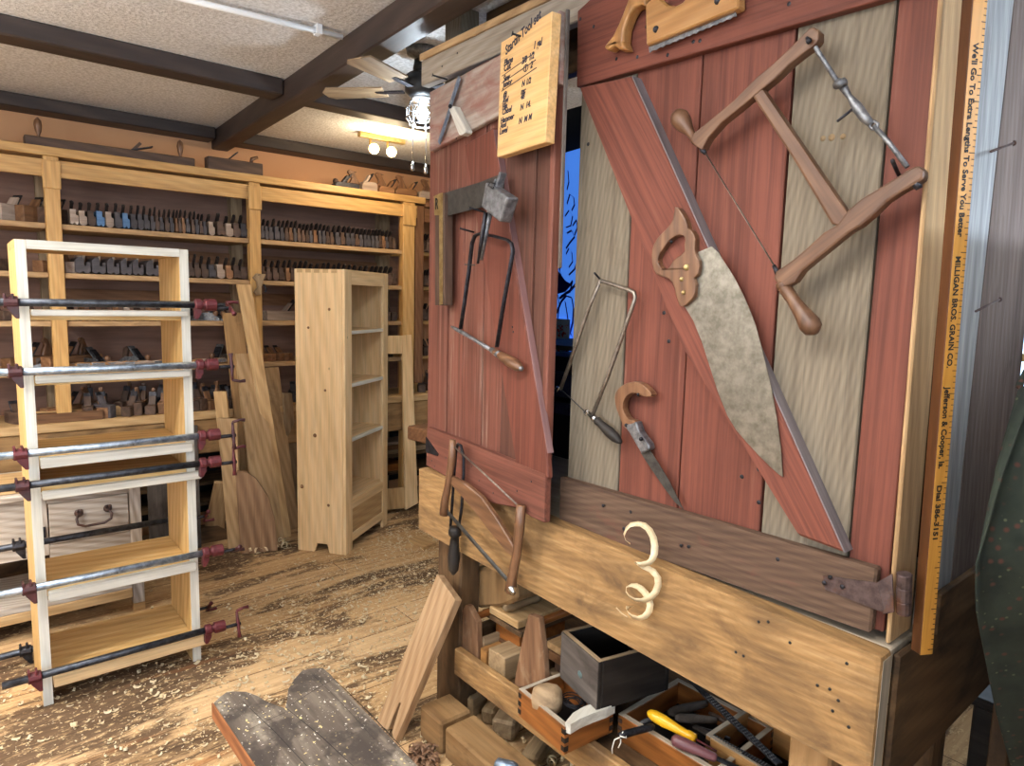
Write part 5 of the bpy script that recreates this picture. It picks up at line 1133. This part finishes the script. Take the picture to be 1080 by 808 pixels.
# grey dusty face towards the room
lp=B(); lp.b2((-L/2+.0008,W2/2+.0002,.002),(L/2-.0008,W2/2+.003,H2-.001)); 
side=1 if (TB.to_3x3()@V((0,1,0))).x<0 else -1
lp=B(); lp.b2((-L/2+.0008,side*(W2/2+.0002),.002),(L/2-.0008,side*(W2/2+.003),H2-.001)); lp.xf(TB); gp=build('dusty_face',lp,M['dustygrey'],bxB)
M['teal']=plain('teal_smudge',(84,116,118),.85,c2=(96,92,88),scale=60)
pp=TB@V((L*.05,side*(W2/2+.0032),H2*.45)); nn=(TB.to_3x3()@V((0,side,0))); build('teal_smudge',B().lathe(pp,pp+nn*.0006,[(0,.012),(1,.010)],7),M['teal'],bxB)
tag(build('box_support',B().b2((1.53,1.24,.264),(1.70,1.38,zb-H2-.001)),M['benchdark'],None,.003),'dark block under the blackened box','block')
tag(build('stick',B().tube([rz(664,688,zb-.02),rz(654,699,zb-.10)],.006,6),M['block'],None),'thin stick leaning inside the blackened box','stick')
# contents of the brown box
pz=zr-.02
t=ub('wooden_mallet','round turned pale mallet head lying in the brown box','mallet',rz(577,738,pz))
p=rz(577,737,zr+.0); hm=B(); d_=V((.5,-.7,.1)).normalized(); hm.lathe(p-d_*.045,p+d_*.045,[(0,.012),(.06,.030),(.25,.040),(.5,.044),(.8,.041),(.95,.030),(1,.010)],16); build('head',hm,M['plankgrey'],t)
wc=B(); p=rz(605,742,zr-.02); r=random.Random(2)
for k in range(7):
    rr=.018+.003*k; wc.tube([p+V((rr*cos(a),rr*sin(a),.004*k*.4+.006*sin(a+k))) for a in [i*pi/7 for i in range(14)]],.0018,5,True)
tag(build('wire_coil',wc,M['iron'],None),'small dark coil of wire in the brown box','wire')
P0=[rz(x,y,zr+.012) for x,y in ((596,762),(604,752),(616,745),(630,740),(645,739),(649,742),(640,747),(626,752),(612,758),(602,764))]
tag(build('curved_block',B().poly(P0,(0,0,-.03)),M['pinepale'],None,.003),'pale crescent shaped wood piece resting in the brown box','block')
tag(build('box_support',B().b2((1.372,1.24,.264),(1.40,1.47,.300)),M['benchdark'],None,.002),'dark strip of wood under the brown dovetailed box','block')
# tool box at the right with screwdrivers and rasps
zt=.345
a_=rz(652,753,zt); b_=rz(723,796,zt); far=rz(731,726,zt)
e=b_-a_; L=e.length; L=.33; e.normalize(); ang=atan2(e.y,e.x); pn=V((-e.y,e.x,0)); pn=pn if pn.x>0 else -pn; W3=.30
cc=a_+e*L/2+pn*W3/2; 
bxC,TC=open_box('tool_box','open brown tool box crowded with screwdrivers and rasps under the bench right end',(cc.x,cc.y,zt-.081),ang,L,W3,.08,.016,'drawerbrown','planewood')
def tool(name,label,cat): return thing(name,label,cat,cc+V((0,0,.06)),'tools in the tool box')
t=tool('screwdriver','screwdriver with a glossy yellow handle lying on top of the tool box','screwdriver')
p0=rz(683,751,zt+.035); p1=rz(734,780,zt+.02); d_=(p1-p0).normalized()
build('handle',B().lathe(p0,p1,[(0,.004),(.04,.011),(.15,.0165),(.35,.017),(.6,.013),(.8,.011),(.84,.014),(.98,.014),(1,.008)],14),M['yellow'],t)
build('shaft',B().tube([p1,p1+d_*.06],.003,6),M['clampred'],t)
t=tool('file','file with a plum coloured wooden handle beside the yellow screwdriver','file')
p0=rz(708,779,zt+.03); p1=rz(756,800,zt+.01); d_=(p1-p0).normalized()
build('handle',B().lathe(p0,p1,[(0,.005),(.06,.015),(.3,.017),(.7,.013),(.95,.012),(1,.009)],12),M['purple'],t); build('blade',B().bar(p1,p1+d_*.12,.014,.005),M['iron'],t)
t=tool('black_punch','dark rod tool with white string tied on, sticking out of the tool box','tool')
p0=rz(653,776,zt+.02); p1=rz(690,766,zt+.022); build('rod',B().lathe(p0,p1,[(0,.008),(.1,.010),(.9,.010),(1,.006)],8),M['bluesteel'] if 0 else M['iron'],t)
q=rz(657,776,zt+.02); build('string',B().tube([q+V((0,0,.012)),q+V((-.004,.004,.0)),q+V((-.006,.002,-.02)),q+V((-.01,.006,-.035))],.0018,5).tube([q+V((-.012,0,.0)),q+V((-.02,.012,-.01)),q+V((-.022,.018,-.04)),q+V((-.02,.018,-.055))],.0018,5).tube([q+V((.0,-.012,0)),q+V((-.011,0,.003)),q+V((0,.012,0)),q+V((.010,0,0))],.002,5,True),M['string'],t)
t=tool('rasp','long dark toothed rasp slanting out of the tool box under the apron','rasp')
p0=rz(727,717,.43); p1=rz(822,806,zt+.04); d_=(p1-p0).normalized(); build('blade',B().bar(p0.lerp(p1,.2),p1,.022,.006),M['iron'],t,.001); build('tang',B().bar(p0,p0.lerp(p1,.2),.007,.006,w1=.018),M['iron'],t)
tt=B(); L_=(p1-p0).length; a2=d_.cross(V((0,0,1))).normalized(); u2=a2.cross(d_)
for i in range(26):
    for j in (-1,0,1): tt.box(p0.lerp(p1,.24+.74*i/26)+a2*(j*.006+(.003 if i%2 else 0))+u2*.0035,(.003,.003,.002))
build('teeth',tt,M['irongrey'],t)
t=tool('rasp','short blue black rasp lying across the front of the tool box','rasp')
p0=rz(732,766,zt+.015); p1=rz(815,812,zt+.02); build('blade',B().bar(p0,p1,.018,.006),M['blackwood'],t,.001)
tt=B(); d_=(p1-p0).normalized(); a2=d_.cross(V((0,0,1))).normalized()
for i in range(22): tt.bar(p0.lerp(p1,.2+.75*i/22)+a2*.007+V((0,0,.0035)),p0.lerp(p1,.2+.75*i/22)-a2*.007+V((0,0,.0035)),.002,.002)
build('teeth',tt,M['irongrey'],t)
r=random.Random(11)
for i,(x,y,x2,y2,w_,mt,lb) in enumerate(((705,752,745,742,.024,'dustygrey','dusty grey tool handle at the back of the tool box'),(712,757,756,760,.022,'dustygrey','bulging grey wooden handle in the middle of the tool box'),(735,768,770,780,.014,'iron','blue black steel tool in the tool box behind the yellow handle'),(675,763,692,757,.012,'irongrey','short grey steel tool behind the yellow screwdriver'),(748,752,790,775,.013,'planewood','brown stick tool in the tool box beside the rasp'))):
    p0=rz(x,y,zt-.015); p1=rz(x2,y2,zt-.015); tag(build('old_tool',B().lathe(p0,p1,[(0,w_*.3),(.1,w_*.55),(.4,w_*.62),(.8,w_*.5),(1,w_*.4)],10),M[mt],None),lb,'tool','tools in the tool box')
# second box further right
bxD,TD=open_box('drawer_box','yellowish open box partly hidden by the rasp at the right under the bench',(1.66,.86,.264),0,.22,.24,.10,.014,'varnish','planewood')
# blocks and timbers on the floor
ublock('floor_timber','short squared timber on the floor right of the leaning oak board',1.20,1.77,1.33,1.905,.001,.12,'rough',0,'timbers on the floor under the bench',.008)
ublock('floor_timber','long squared timber on the floor running along the bench front',1.205,1.20,1.33,1.755,.001,.115,'rough',0,'timbers on the floor under the bench',.008)
for i,(px,py,L_,w_,h_,rz_,mt,lb) in enumerate(((505,745,.16,.055,.06,.5,'block','dusty log-like offcut standing under the rail left end'),(519,760,.17,.085,.075,.55,'plankgrey','dusty grey-brown block under the rail with a pale stained face'),(548,792,.16,.06,.06,.45,'block','dusty rounded offcut under the rail near the brown box'),(492,742,.10,.03,.09,.2,'block','thin tan offcut standing under the rail'))):
    p=rz(px,py,.06); ublock('offcut',lb,p.x-.0,p.y-w_/2,p.x+L_,p.y+w_/2,.001 if i!=0 else .001,h_,mt,rz_,'offcuts under the bench rail',.01)
tag(build('mallet',B().lathe(rz(522,806,.13),rz(546,812,.13),[(0,.01),(.1,.02),(.8,.021),(1,.014)],10),M['bluesteel'],None),'grey rounded tool end lying on the long floor timber','tool')
mbx=B(); r=random.Random(18)
for i in range(60):
    c0=rz(r.uniform(432,462),r.uniform(788,815),.01); rad=r.uniform(.010,.022); a=r.uniform(0,6.3); ph=r.uniform(0,6)
    P=[c0+V((cos(a)*rad*cos(t_+ph),sin(a)*rad*cos(t_+ph),max(-.006,rad*sin(t_+ph))+r.uniform(0,.02)*0)) for t_ in [k*.55 for k in range(11)]]
    mbx.ribbon(P,V((-sin(a),cos(a),.2)).normalized()*.012,.0006)
M['brownshave']=wood('brown_shaving',(96,70,54),(128,98,76),(156,124,98),8,60,.6,.2)
tag(build('brown_shavings',mbx,M['brownshave'],None,origin=(0,0,0)),'heap of brown curled shavings beside the leaning oak board','shavings',kind='stuff')
mbx=B()
for i in range(90):
    c0=V((r.uniform(1.34,1.60),r.uniform(1.25,1.75),.004)); rad=r.uniform(.008,.018); a=r.uniform(0,6.3); ph=r.uniform(0,6)
    P=[c0+V((cos(a)*rad*cos(t_+ph),sin(a)*rad*cos(t_+ph),max(-.002,.01+rad*sin(t_+ph)))) for t_ in [k*.6 for k in range(8)]]
    mbx.ribbon(P,V((-sin(a),cos(a),.2)).normalized()*.012,.0006)
tag(build('shavings_under_bench',mbx,M['shaving'],None,origin=(0,0,0)),'pale shavings lying on the floor between offcuts under the bench','shavings',kind='stuff')
# leaning oak board
p0,p1=rz(397,764,.002),rz(419,786,.002); pt=rx(461,606,1.285); ex=(p1-p0); up=pt-p0; n=ex.cross(up).normalized(); n=n if n.x<0 else -n
def lo(x,y): return rp(x,y,p0,n)
P=[lo(x,y) for x,y in ((397,764),(408,771),(412,768),(418,752),(423,741),(425,738),(423,745),(418,760),(413,773),(419,786),(476,634),(461,606))]
P=[lo(*q) for q in ((396,766),(409,770),(414,757),(421,741),(422.5,742),(418,757),(413,773),(416,783),(480,633),(461,606))]
P=[V((q.x,q.y,max(q.z,.002))) for q in P]
tag(build('oak_board',B().poly(P,-n*.032,axis_dir=up),M['oak'],None,.002),'oak board with cathedral grain leaning against the bench left leg, split at the foot','board')
# ---------------------------------------------------------------- paint-splattered saw bench in the foreground
def splat_mat():
    m,nt,bs=_mat('paint_splattered_board'); at=nt.nodes.new('ShaderNodeAttribute'); at.attribute_name='gr'; g=at.outputs['Vector']
    n1=_noise(nt,g,(2,16,16),1.0,6,.65,.5); col=_ramp(nt,n1,[(.3,(54,46,40)),(.5,(88,78,68)),(.72,(128,116,102))])
    b2=_noise(nt,g,(6,9,9),1.0,5,.7); col=_mix(nt,col,lin((158,148,132)),_mix(nt,(0,0,0,1),_ramp(nt,b2,[(.54,(0,0,0)),(.66,(255,255,255))]),.6))
    s1=_noise(nt,g,(95,110,110),1.0,3,.6); col=_mix(nt,col,lin((222,216,204)),_ramp(nt,s1,[(.655,(0,0,0)),(.68,(255,255,255))]))
    s3=_noise(nt,g,(50,55,55),1.3,2,.5); col=_mix(nt,col,lin((206,186,130)),_ramp(nt,s3,[(.68,(0,0,0)),(.70,(255,255,255))]))
    s2=_noise(nt,g,(5,5,5),1.7,4,.6); col=_mix(nt,col,lin((48,40,36)),_mix(nt,(0,0,0,1),_ramp(nt,s2,[(.52,(0,0,0)),(.6,(255,255,255))]),.75))
    nt.links.new(col,bs.inputs['Base Color']); bs.inputs['Roughness'].default_value=.85; _bump(nt,bs,n1,.6,.004); return m
M['splat']=splat_mat(); M['rawedge']=wood('raw_orange_edge',(104,62,36),(144,90,54),(176,122,80),20,80,.75,.3)
zb=.45
t=thing('saw_bench','paint-splattered old saw bench with a V notch in the foreground','saw bench',(.65,1.35,0))
P=[(225,741),(231,735),(238,730),(250,728.5),(260,729),(271,733),(281,739),(292,743),(301,746),(303,736),(304,726),(310,716),(318,707),(330,704.5),(341,704),(349,711),(357,721)]
tp=[rz(x,y,zb) for x,y in P]; ax=(rz(441,808,zb)-rz(357,721,zb)).normalized()
tp+= [tp[-1]+ax*.95, tp[0]+(rz(270,808,zb)-rz(225,741,zb)).normalized()*.95]
build('top',B().poly(tp,(0,0,-.045),axis_dir=ax),M['splat'],t,.003)
ed=B(); u_=(tp[-1]-tp[0]).normalized(); sd=V((u_.y,-u_.x,0)); sd=sd if sd.x<0 else -sd
ed.poly([tp[0]+sd*.0006,tp[-1]+sd*.0006,tp[-1]+sd*.0006-V((0,0,.044)),tp[0]+sd*.0006-V((0,0,.044))],sd*.004); build('left_edge',ed,M['rawedge'],t)
ck=B()
for (x0,y0),(x1,y1),w_ in (((352,716),(430,795),.0022),((302,747),(380,815),.0016),((256,740),(330,815),.0014),((306,744),(352,716),.0010),((330,712),(395,780),.0008),((262,770),(300,752),.0008)):
    p_,q_=rz(x0,y0,zb),rz(x1,y1,zb); m_=p_.lerp(q_,.5)+V((.004,.003,0)); ck.bar(p_+V((0,0,.0002)),m_+V((0,0,.0002)),w_*.6,.0006,w1=w_); ck.bar(m_+V((0,0,.0002)),q_+V((0,0,.0002)),w_,.0006,w1=w_*.5)
build('crack',ck,M['dark'],t)
cen=(tp[0]+tp[16])/2
for s_,f_ in ((.14,.25),(.14,.8),(.80,.25),(.80,.8)):
    p=tp[0].lerp(tp[16],f_)+ax*(s_*.95+.05); p.z=zb-.046; build('leg',B().bar(p,V((p.x+(f_-.5)*.16,p.y-(s_-.5)*.1,0)),.05,.05),M['rawedge'],t,.003)
# ---------------------------------------------------------------- hanging green apron at the right edge
M['cloth']=None
def cloth_mat():
    m,nt,bs=_mat('dark_green_floral_cloth'); tc=nt.nodes.new('ShaderNodeTexCoord'); g=tc.outputs['Object']
    vo=nt.nodes.new('ShaderNodeTexVoronoi'); vo.inputs['Scale'].default_value=40; nt.links.new(g,vo.inputs['Vector'])
    n=_noise(nt,g,(1,1,1),9,4,.6); col=_ramp(nt,n,[(.35,(30,38,32)),(.65,(48,56,46))])
    col=_mix(nt,col,lin((84,50,40)),_ramp(nt,vo.outputs['Distance'],[(.10,(255,255,255)),(.26,(0,0,0))]))
    v2=nt.nodes.new('ShaderNodeTexVoronoi'); v2.inputs['Scale'].default_value=44; nt.links.new(g,v2.inputs['Vector'])
    col=_mix(nt,col,lin((84,88,66)),_ramp(nt,v2.outputs['Distance'],[(.08,(255,255,255)),(.16,(0,0,0))]))
    nt.links.new(col,bs.inputs['Base Color']); bs.inputs['Roughness'].default_value=.95; return m
M['cloth']=cloth_mat()
def yv(px,py,y): return rp(px,py,(0,y,0),(0,1,0))
t=thing('green_apron','dark green floral cloth apron hanging at the right of the workbench','apron',(1.62,.30,.5))
cm=B(); nu,nv=20,24; vs=[];fs=[]
lx=[(1090,410),(1066,500),(1056,560),(1050,600),(1052,650),(1060,700),(1068,760),(1076,808),(1082,850)]
def left(v):
    k=v*(len(lx)-1); i=min(int(k),len(lx)-2); f=k-i; return (lx[i][0]+(lx[i+1][0]-lx[i][0])*f, lx[i][1]+(lx[i+1][1]-lx[i][1])*f)
for j in range(nv+1):
    x,y=left(j/nv); p=yv(x,y,.33)
    for i in range(nu+1):
        u=i/nu; vs.append(V((p.x+u*.38*(.35+.65*min(1,j/nv*2.2)),.33+.035*sin(u*11+j*.12)-u*.06,p.z)))
for j in range(nv):
    for i in range(nu): a=j*(nu+1)+i; fs.append((a,a+1,a+nu+2,a+nu+1))
cm.add(vs,fs,None,0,True); co=build('cloth',cm,M['cloth'],t); so=co.modifiers.new('solid','SOLIDIFY'); so.thickness=.004
top=vs[0]; build('neck_strap',B().tube([vs[2],V((vs[2].x+.2,.36,vs[2].z+.12)),V((vs[2].x+.42,.35,vs[2].z+.205)),V((vs[2].x+.40,.34,vs[2].z+.14)),vs[18]],.006,6),M['cloth'],t)
# coat stand that carries it
sx_=vs[2].x+.42
t=thing('coat_stand','dark wooden post with a peg carrying the green apron','stand',(sx_,.38,0))
build('post',B().b2((sx_-.02,.385,.02),(sx_+.02,.425,vs[2].z+.26)),M['benchdark'],t,.003)
build('peg',B().tube([(sx_,.385,vs[2].z+.19),(sx_,.33,vs[2].z+.21)],.008,8),M['benchdark'],t)
build('foot',B().b2((sx_-.12,.375,0),(sx_+.12,.435,.0195)),M['benchdark'],t,.003)
# dark chest standing low at the right below the bench
t=thing('dark_chest','dark wooden chest in the shade right of the workbench','chest',(2.25,.28,0))
build('body',B().b2((2.185,.02,.0),(2.68,.53,.44)),M['blackwood'],t,.006); build('lid',B().b2((2.17,.01,.4405),(2.69,.54,.47)),M['blackwood'],t,.006)
build('hasp',B().tube([(2.183,.40,.42),(2.17,.39,.40),(2.183,.38,.38)],.004,6),M['chrome'],t)
# light things far behind on the right, seen past the cabinet end
for i,(z,h) in enumerate(((.90,.05),(1.0,.06))): pass
# ---------------------------------------------------------------- ceiling fan and lights
fc=ry(447,85,3.05); fc=rz(446,52,2.56)
t=thing('ceiling_fan','dark ceiling fan with pale blades and a caged bright bulb above the cabinet','fan',(fc.x,fc.y,ZC))
def fz_(z): return V((fc.x,fc.y,z))
def pixz(py): 
    # height on the fan axis that projects to row py
    lo,hi=1.9,2.8
    for _ in range(40):
        m=(lo+hi)/2; p=V((fc.x,fc.y,m))-CAM; yy=404-FP*p.dot(CU)/p.dot(CF)
        if yy>py: lo=m
        else: hi=m
    return (lo+hi)/2
z1,z2,z3,z4=pixz(62),pixz(72),pixz(98),pixz(120)
build('canopy',B().lathe(fz_(ZC-.001),fz_(ZC-.04),[(0,.07),(.6,.065),(1,.03)],16),M['irongrey'],t)
build('rod',B().tube([fz_(ZC-.03),fz_(z2+.02)],.012,8),M['black'],t)
build('motor_housing',B().lathe(fz_(z2+.03),fz_(z3-.02),[(0,.035),(.25,.04),(.28,.03),(.34,.03),(.38,.06),(.45,.072),(.85,.072),(1,.05)],20),M['black'],t)
bl=B()
for k in range(5):
    a=k*2*pi/5+radians(-85); d=V((cos(a),sin(a),0)); s=V((-sin(a),cos(a),0)); bb=B()
    zc=z3+.005; p0=fz_(zc)+d*.10; 
    bb.poly([fz_(zc)+d*.16-s*.045,fz_(zc)+d*.40-s*.055,fz_(zc)+d*.425-s*.03,fz_(zc)+d*.425+s*.03,fz_(zc)+d*.40+s*.055+V((0,0,.010)),fz_(zc)+d*.16+s*.045+V((0,0,.01))],(0,0,-.006),axis_dir=d); build('blade',bb,M['plankgrey'],t,.002)
    build('blade_arm',B().bar(fz_(zc+.0)+d*.08,fz_(zc)+d*.2,.03,.006),M['iron'],t)
cz=z4; cg=B(); 
for z,r_ in ((cz+.045,.050),(cz+.02,.066),(cz-.02,.066),(cz-.045,.05)): cg.tube([V((fc.x+r_*cos(a),fc.y+r_*sin(a),z)) for a in [i*pi/10 for i in range(20)]],.003,6,True)
for k in range(8):
    a=k*pi/4; cg.tube([V((fc.x+r_*cos(a),fc.y+r_*sin(a),z)) for z,r_ in ((cz+.045,.050),(cz+.02,.066),(cz-.02,.066),(cz-.045,.05))],.0025,6)
build('lamp_cage',cg,M['chrome'],t)
build('lamp_holder',B().lathe(fz_(z3-.02),fz_(cz+.04),[(0,.04),(.3,.042),(.6,.025),(1,.018)],12),M['white'],t)
M['bulbcool']=plain('cool_bulb',(225,240,255),.3,emit=30); M['bulbwarm']=plain('warm_bulb',(255,214,140),.3,emit=20)
build('bulb',B().ball(fz_(cz),.026,14,(1,1,1.2)),M['bulbcool'],t)
for px,py in ((435,178),(449,181)):
    q=rp(px,py,fc,V((CF.x,CF.y,0)).normalized()); p=V((q.x,q.y,cz+.05)); build('pull_chain',B().tube([p,q],.0022,6).lathe(q+V((0,0,.03)),q-V((0,0,.01)),[(0,.003),(.4,.008),(.9,.009),(1,.004)],8),M['chrome'],t)
# warm three-lamp spot bar on the ceiling behind the fan
wc=ry(403,124,3.95); t=thing('spot_lamp_bar','small ceiling spot lamp bar with warm glowing bulbs behind the fan','lamp',(wc.x,3.95,ZC))
build('ceiling_plate',B().b2((wc.x-.16,3.93,ZC-.03),(wc.x+.16,3.97,ZC-.001)),M['brass'],t,.003)
for k,(px,py) in enumerate(((394.5,132),(413,129.5))):
    p=ry(px,py,3.90); p=V((p.x,3.90,min(p.z,2.46)))
    build('lamp_arm',B().tube([V((p.x,3.95,ZC-.03)),V((p.x,3.95,p.z+.04)),p+V((0,.03,.02))],.008,8),M['brass'],t)
    build('bulb',B().ball(p,.032,12),M['bulbwarm'],t)
def light(name,kind,loc,energy,color,size=.1,size_y=None,target=None,spread=None):
    l=bpy.data.lights.new(name,kind); l.energy=energy; l.color=color
    if kind=='AREA':
        l.shape='RECTANGLE' if size_y else 'SQUARE'; l.size=size
        if size_y: l.size_y=size_y
        if spread: l.spread=spread
    else: l.shadow_soft_size=size
    o=bpy.data.objects.new(name,l); C.objects.link(o); o.location=loc
    if target is not None: o.rotation_euler=(V(target)-V(loc)).to_track_quat('-Z','Y').to_euler()
    return o
light('fan_bulb_light','POINT',(fc.x,fc.y,cz-.06),12,(.78,.90,1),.03)
for px,py in ((394.5,132),(413,129.5)):
    p=ry(px,py,3.90); light('spot_bulb_light','POINT',(p.x,3.86,min(p.z,2.46)-.04),7,(1,.78,.5),.03)
# hanging tube lights out of frame; the last two are added to brighten
M['tube']=plain('lit_diffuser',(255,246,232),.4,emit=6)
def fixture(x,y,lx,ly,label,energy,color,zl_=2.3,up=1.0):
    t=thing('ceiling_light',label,'light',(x,y,ZC)); zl=zl_; build('housing',B().b2((x-lx/2-.02,y-ly/2-.02,zl-.03),(x+lx/2+.02,y+ly/2+.02,zl+.03)),M['white'],t,.004)
    for s_ in (-1,1): build('hanger',B().tube([(x+s_*lx*.4,y+s_*ly*.4,zl+.03),(x+s_*lx*.4,y+s_*ly*.4,ZC-.002)],.003,6),M['chrome'],t)
    build('diffuser',B().b2((x-lx/2,y-ly/2,zl-.045),(x+lx/2,y+ly/2,zl-.0305)),M['tube'],t)
    light('fixture_light','AREA',(x,y,zl-.055),energy,color,lx,ly,(x,y,0)); light('ceiling_fill_light','AREA',(x,y,zl+.04),energy*up,color,lx,ly,(x,y,5))  # upward area light is added fill for the ceiling
fixture(.15,.75,.16,1.2,'long hanging tube light over the middle of the workshop, nearest the doors',27,(1,.96,.91),2.38,1.0)
fixture(-1.3,2.2,1.2,.16,'long hanging tube light at the left side of the workshop',48,(1,.965,.91),2.05,1.4)
fixture(-.58,3.0,.16,.9,'added fill light hanging left of the shelving bays',22,(1,.95,.87),2.3,1.0)  # added lamp, brightens the tall cabinet and the shelf interior
fixture(1.9,-1.3,1.2,.16,'added cool fill light behind the unseen shade partition',110,(.72,.86,1.0))  # added lamp, puts bluish light on the upper side boards
struct('wall_shade_blocker',B().b2((.70,-.42,0),(X1,-.36,1.95)),M['greyplank'])  # unseen screen added to keep low light off the cabinet's right end
# daylight through the windows
light('window_light','AREA',(-.15,Y0+.08,1.55),42,(.72,.86,1.0),2.8,1.4,(-.15,1,1.35))
light('window_light','AREA',(X0+.08,-.2,1.5),52,(.82,.91,1.0),2.7,1.3,(1,.4,1.3))
light('window_light','AREA',(X1-.08,.78,1.4),6,(.66,.83,1.0),.9,.75,(1,.6,1.2))
w=bpy.data.worlds.new('world'); bpy.context.scene.world=w; w.use_nodes=True
w.node_tree.nodes['Background'].inputs[0].default_value=(.75,.85,1,1); w.node_tree.nodes['Background'].inputs[1].default_value=.12
# ---------------------------------------------------------------- camera and view
cam=bpy.data.cameras.new('camera'); co=bpy.data.objects.new('camera',cam); C.objects.link(co)
cam.sensor_fit='HORIZONTAL'; cam.sensor_width=36; cam.lens=FP/1080*36; cam.clip_start=.02
mw=Matrix((CR,CU,-CF)).transposed().to_4x4(); mw.translation=CAM; co.matrix_world=mw
sc=bpy.context.scene; sc.camera=co
sc.view_settings.view_transform='Standard'; sc.view_settings.look='None'; sc.view_settings.gamma=1; sc.view_settings.use_curve_mapping=False
sc.view_settings.exposure=0.10
